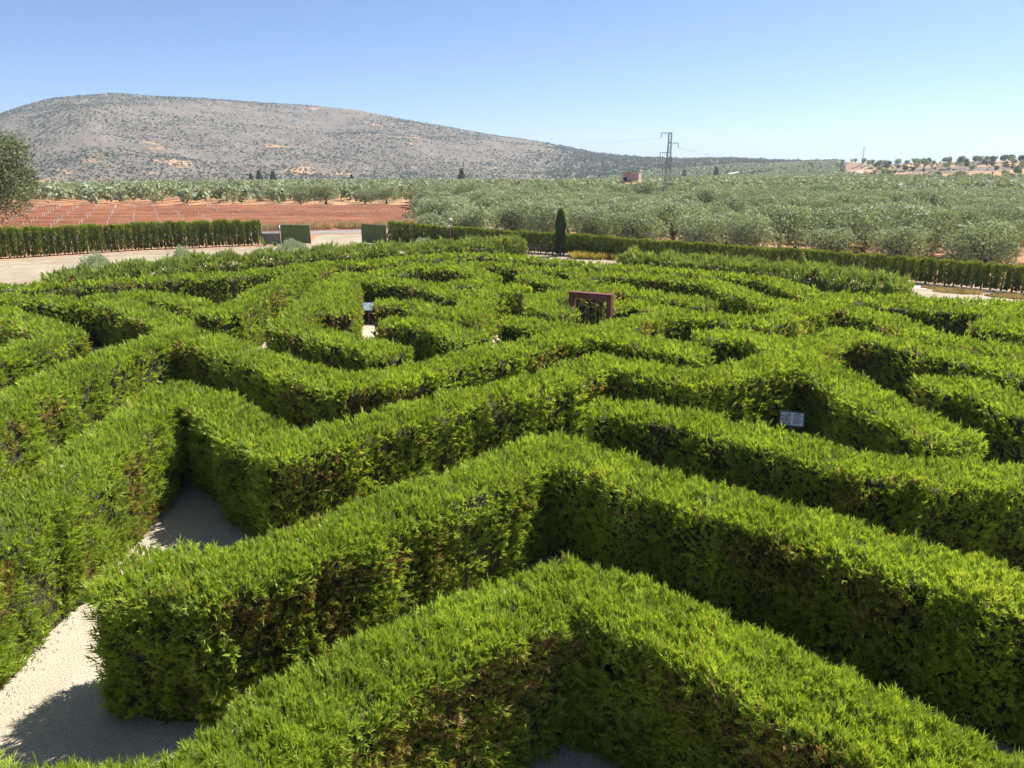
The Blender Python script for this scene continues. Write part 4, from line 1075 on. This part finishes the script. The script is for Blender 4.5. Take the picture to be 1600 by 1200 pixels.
# ------------------------------------------------------------------ lattice pylon and its wires
def pylon(loc, H, rz, label):
    root = tag(empty("lattice_pylon", loc, rz), label, "pylon")
    b0, b1 = 0.66, 0.27
    hw = lambda z: b0 + (b1 - b0) * min(1, z / (H * 0.82))
    for sx in (-1, 1):
        for sy in (-1, 1):
            mb = MB()
            mb.bar((sx * b0, sy * b0, 0), (sx * b1, sy * b1, H * 0.82), 0.085); mb.bar((sx * b1, sy * b1, H * 0.82), (sx * b1, sy * b1, H), 0.075)
            mb.build("leg", M['pylon'], root)
    n = 17
    for i in range(n):
        z0, z1 = H * i / n, H * (i + 1) / n; w0, w1 = hw(z0), hw(z1)
        mb = MB()
        for (ax, ay), (bx, by) in (((-1, -1), (1, -1)), ((1, -1), (1, 1)), ((1, 1), (-1, 1)), ((-1, 1), (-1, -1))):
            a, b = ((ax, ay), (bx, by)) if i % 2 else ((bx, by), (ax, ay))
            mb.bar((a[0] * w0, a[1] * w0, z0), (b[0] * w1, b[1] * w1, z1), 0.035)
            mb.bar((ax * w1, ay * w1, z1 - 0.02), (bx * w1, by * w1, z1 - 0.02), 0.035)
        mb.build("bracing", M['pylon'], root)
    for z, s in ((H - 0.05, -1), (H - 1.85, 1), (H - 3.6, -1)):
        arm = MB().bar((-s * b1, 0, z), (s * 1.7, 0, z - 0.04), 0.11).bar((s * b1, 0, z - 0.6), (s * 1.1, 0, z - 0.1), 0.04).build("cross_arm", M['pylon'], root)
        MB().tube([(s * 1.7, 0, z - 0.04), (s * 1.7, 0, z - 0.95)], 0.06, 6).build("insulator", M['pylon'], arm)
    MB().box((0, 0, 0.06), (2.0, 2.0, 0.3)).build("footing", M['track'], root)
    return root
PX, PY = (29.8, 147.0)
PZ = float(ground_z(PX, PY)); PH = 13.09 - PZ
pylon((PX, PY, PZ), PH, math.radians(6), "lattice steel pylon with three side arms rising from the olive grove")
for k, (s, dz, far_) in enumerate(((-1, 1.0, (-74.4, 896.9, 25.6)), (1, 2.8, (240.0, 657.6, 7.2)), (-1, 4.6, (-74.4, 896.9, 11.5)), (1, 2.8, (258.9, 650.3, 5.1)))):
    a = Vector((PX + s * 1.7, PY, PZ + PH - dz)); b = Vector(far_)
    pts = [a.lerp(b, f) - Vector((0, 0, 4 * 2.2 * f * (1 - f))) for f in np.linspace(0, 1, 18)]
    tag(MB().tube(pts, 0.014, 4).build("power_line", M['wire']), ["power line leaving the pylon's top arm towards the hill", "power line leaving the pylon's right arm over the grove", "power line leaving the pylon's lowest arm towards the hill", "second power line leaving the pylon's right arm"][k], "cable", "wires of the pylon")

# wooden line poles and a second far pylon
POLES = [(-55.3, 416.3, 10.0), (-75.5, 423.3, 9.0), (10.9, 399.9, 9.0), (36.9, 468.5, 10.0), (48.6, 427.2, 9.0), (63.4, 323.9, 7.0), (155.7, 291.0, 8.0)]
for x, y, H_ in POLES:
    z = float(ground_z(x, y))
    root = tag(empty("utility_pole", (x, y, z)), "thin utility pole rising from the far olive groves", "pole", "utility poles on the plain")
    MB().tube([(0, 0, -0.2), (0, 0, H_)], [0.16, 0.11], 6).build("shaft", M['pole_wood'], root)
    MB().box((0, 0, H_ - 0.4), (1.6, 0.14, 0.14)).build("crossarm", M['pole_wood'], root)
fx, fy = pl(24.4, 760)
pylon((fx, fy, float(ground_z(fx, fy))), 15.0, 0.3, "tiny lattice pylon on the skyline above the pale track")

# ------------------------------------------------------------------ buildings on the plain
def field_house():
    x, y = (30.5, 195.6)
    z = float(ground_z(x, y))
    root = tag(empty("field_house", (x, y, z), math.radians(-20)), "derelict pinkish brick field house with lean-to roof among olive trees", "building")
    w, d, h_ = 4.2, 3.6, 5.4
    MB().box((0, 0, h_ / 2), (w, d, h_)).build("wall", M['brick_wall'], root)
    R_ = Matrix.Rotation(math.radians(-9), 4, 'Y')
    MB().box((0, 0, h_ + 0.3), (w + 0.5, d + 0.5, 0.22), R_, 0.02).build("roof", M['roof_tile'], root)
    MB().box((1.1, -d / 2 - 1.1, 1.5), (3.2, 2.2, 3.0)).build("wall", M['brick_wall'], root)
    MB().box((1.1, -d / 2 - 1.2, 3.25), (3.7, 2.9, 0.2), Matrix.Rotation(math.radians(14), 4, 'X'), 0.02).build("roof", M['roof_tile'], root)
    for wx, wz in ((-1.2, 4.0), (-1.2, 1.6)):
        f = MB().box((wx, -d / 2 - 0.03, wz), (1.0, 0.10, 1.2)).build("window", M['track'], root)
        MB().box((wx, -d / 2 - 0.09, wz), (0.8, 0.03, 1.0)).build("pane", M['dark_open'], f)
    MB().box((1.4, -d / 2 - 2.23, 1.1), (1.2, 0.08, 2.1)).build("door", M['dark_open'], root)
field_house()
def shed(x, y, w, d, h_, label, rz=0.0):
    z = float(ground_z(x, y))
    root = tag(empty("farm_shed", (x, y, z), rz), label, "building")
    MB().box((0, 0, h_ / 2), (w, d, h_)).build("wall", M['shed_white'], root)
    mb = MB()
    for s in (-1, 1):
        mb.box((s * w / 4, 0, h_ + w * 0.055), (w * 0.515, d + 0.6, 0.18), Matrix.Rotation(s * 0.21, 4, 'Y'))
    mb.build("roof", M['shed_white'], root)
    MB().box((0, -d / 2 - 0.05, h_ * 0.4), (w * 0.25, 0.1, h_ * 0.8)).build("door", M['dark_open'], root)
for s_ in [(197.7, 671.5, 16.0, 10.0, 4.5, 'pale gabled farm shed on the wooded rise behind the pylon'), (178.1, 666.6, 18.0, 8.0, 2.2, 'long low white shed on the plain behind the pylon'), (53.0, 597.7, 9.0, 6.0, 2.6, 'tiny white hut in the far olive groves', 0.2)]: shed(*s_)
CON = plume_mesh("conifer_crown", 1.0, 0.22, 420, 0.16, 0.05, M['oak'], np.random.default_rng(71), taper=0.9)
for x, y, H_ in [(-27.5, 419.1, 8.0), (-139.6, 448.8, 8.0), (-150.1, 455.9, 8.5), (-157.8, 463.9, 7.0), (-98.2, 469.8, 6.0), (174.8, 780.7, 10.0), (177.0, 666.9, 10.0)]:
    z = float(ground_z(x, y))
    root = tag(empty("conifer_tree", (x, y, z)), "dark pointed conifer standing above the far olive groves", "conifer", "lone conifers on the plain")
    o = link("crown", CON, root); o.scale = (H_, H_, H_); o.location = (0, 0, 0.3)
    MB().tube([(0, 0, -0.2), (0, 0, H_ * 0.5)], [0.25, 0.12], 6).build("trunk", M['bark'], root)

# ------------------------------------------------------------------ summer haze over plain and hills
def haze(density):
    m, nt, out = newmat("haze")
    v = N(nt, "ShaderNodeVolumePrincipled")
    v.inputs["Color"].default_value = (0.76, 0.88, 1.0, 1); v.inputs["Density"].default_value = density; v.inputs["Anisotropy"].default_value = 0.2
    nt.links.new(v.outputs[0], out.inputs["Volume"])
    o = MB().box((0, 0, 90), (12200, 12200, 254)).build("haze", m)
    tag(o, "thin pale summer haze over the plain", "haze", kind="stuff")
HAZE = 0.00016
if HAZE: haze(HAZE)
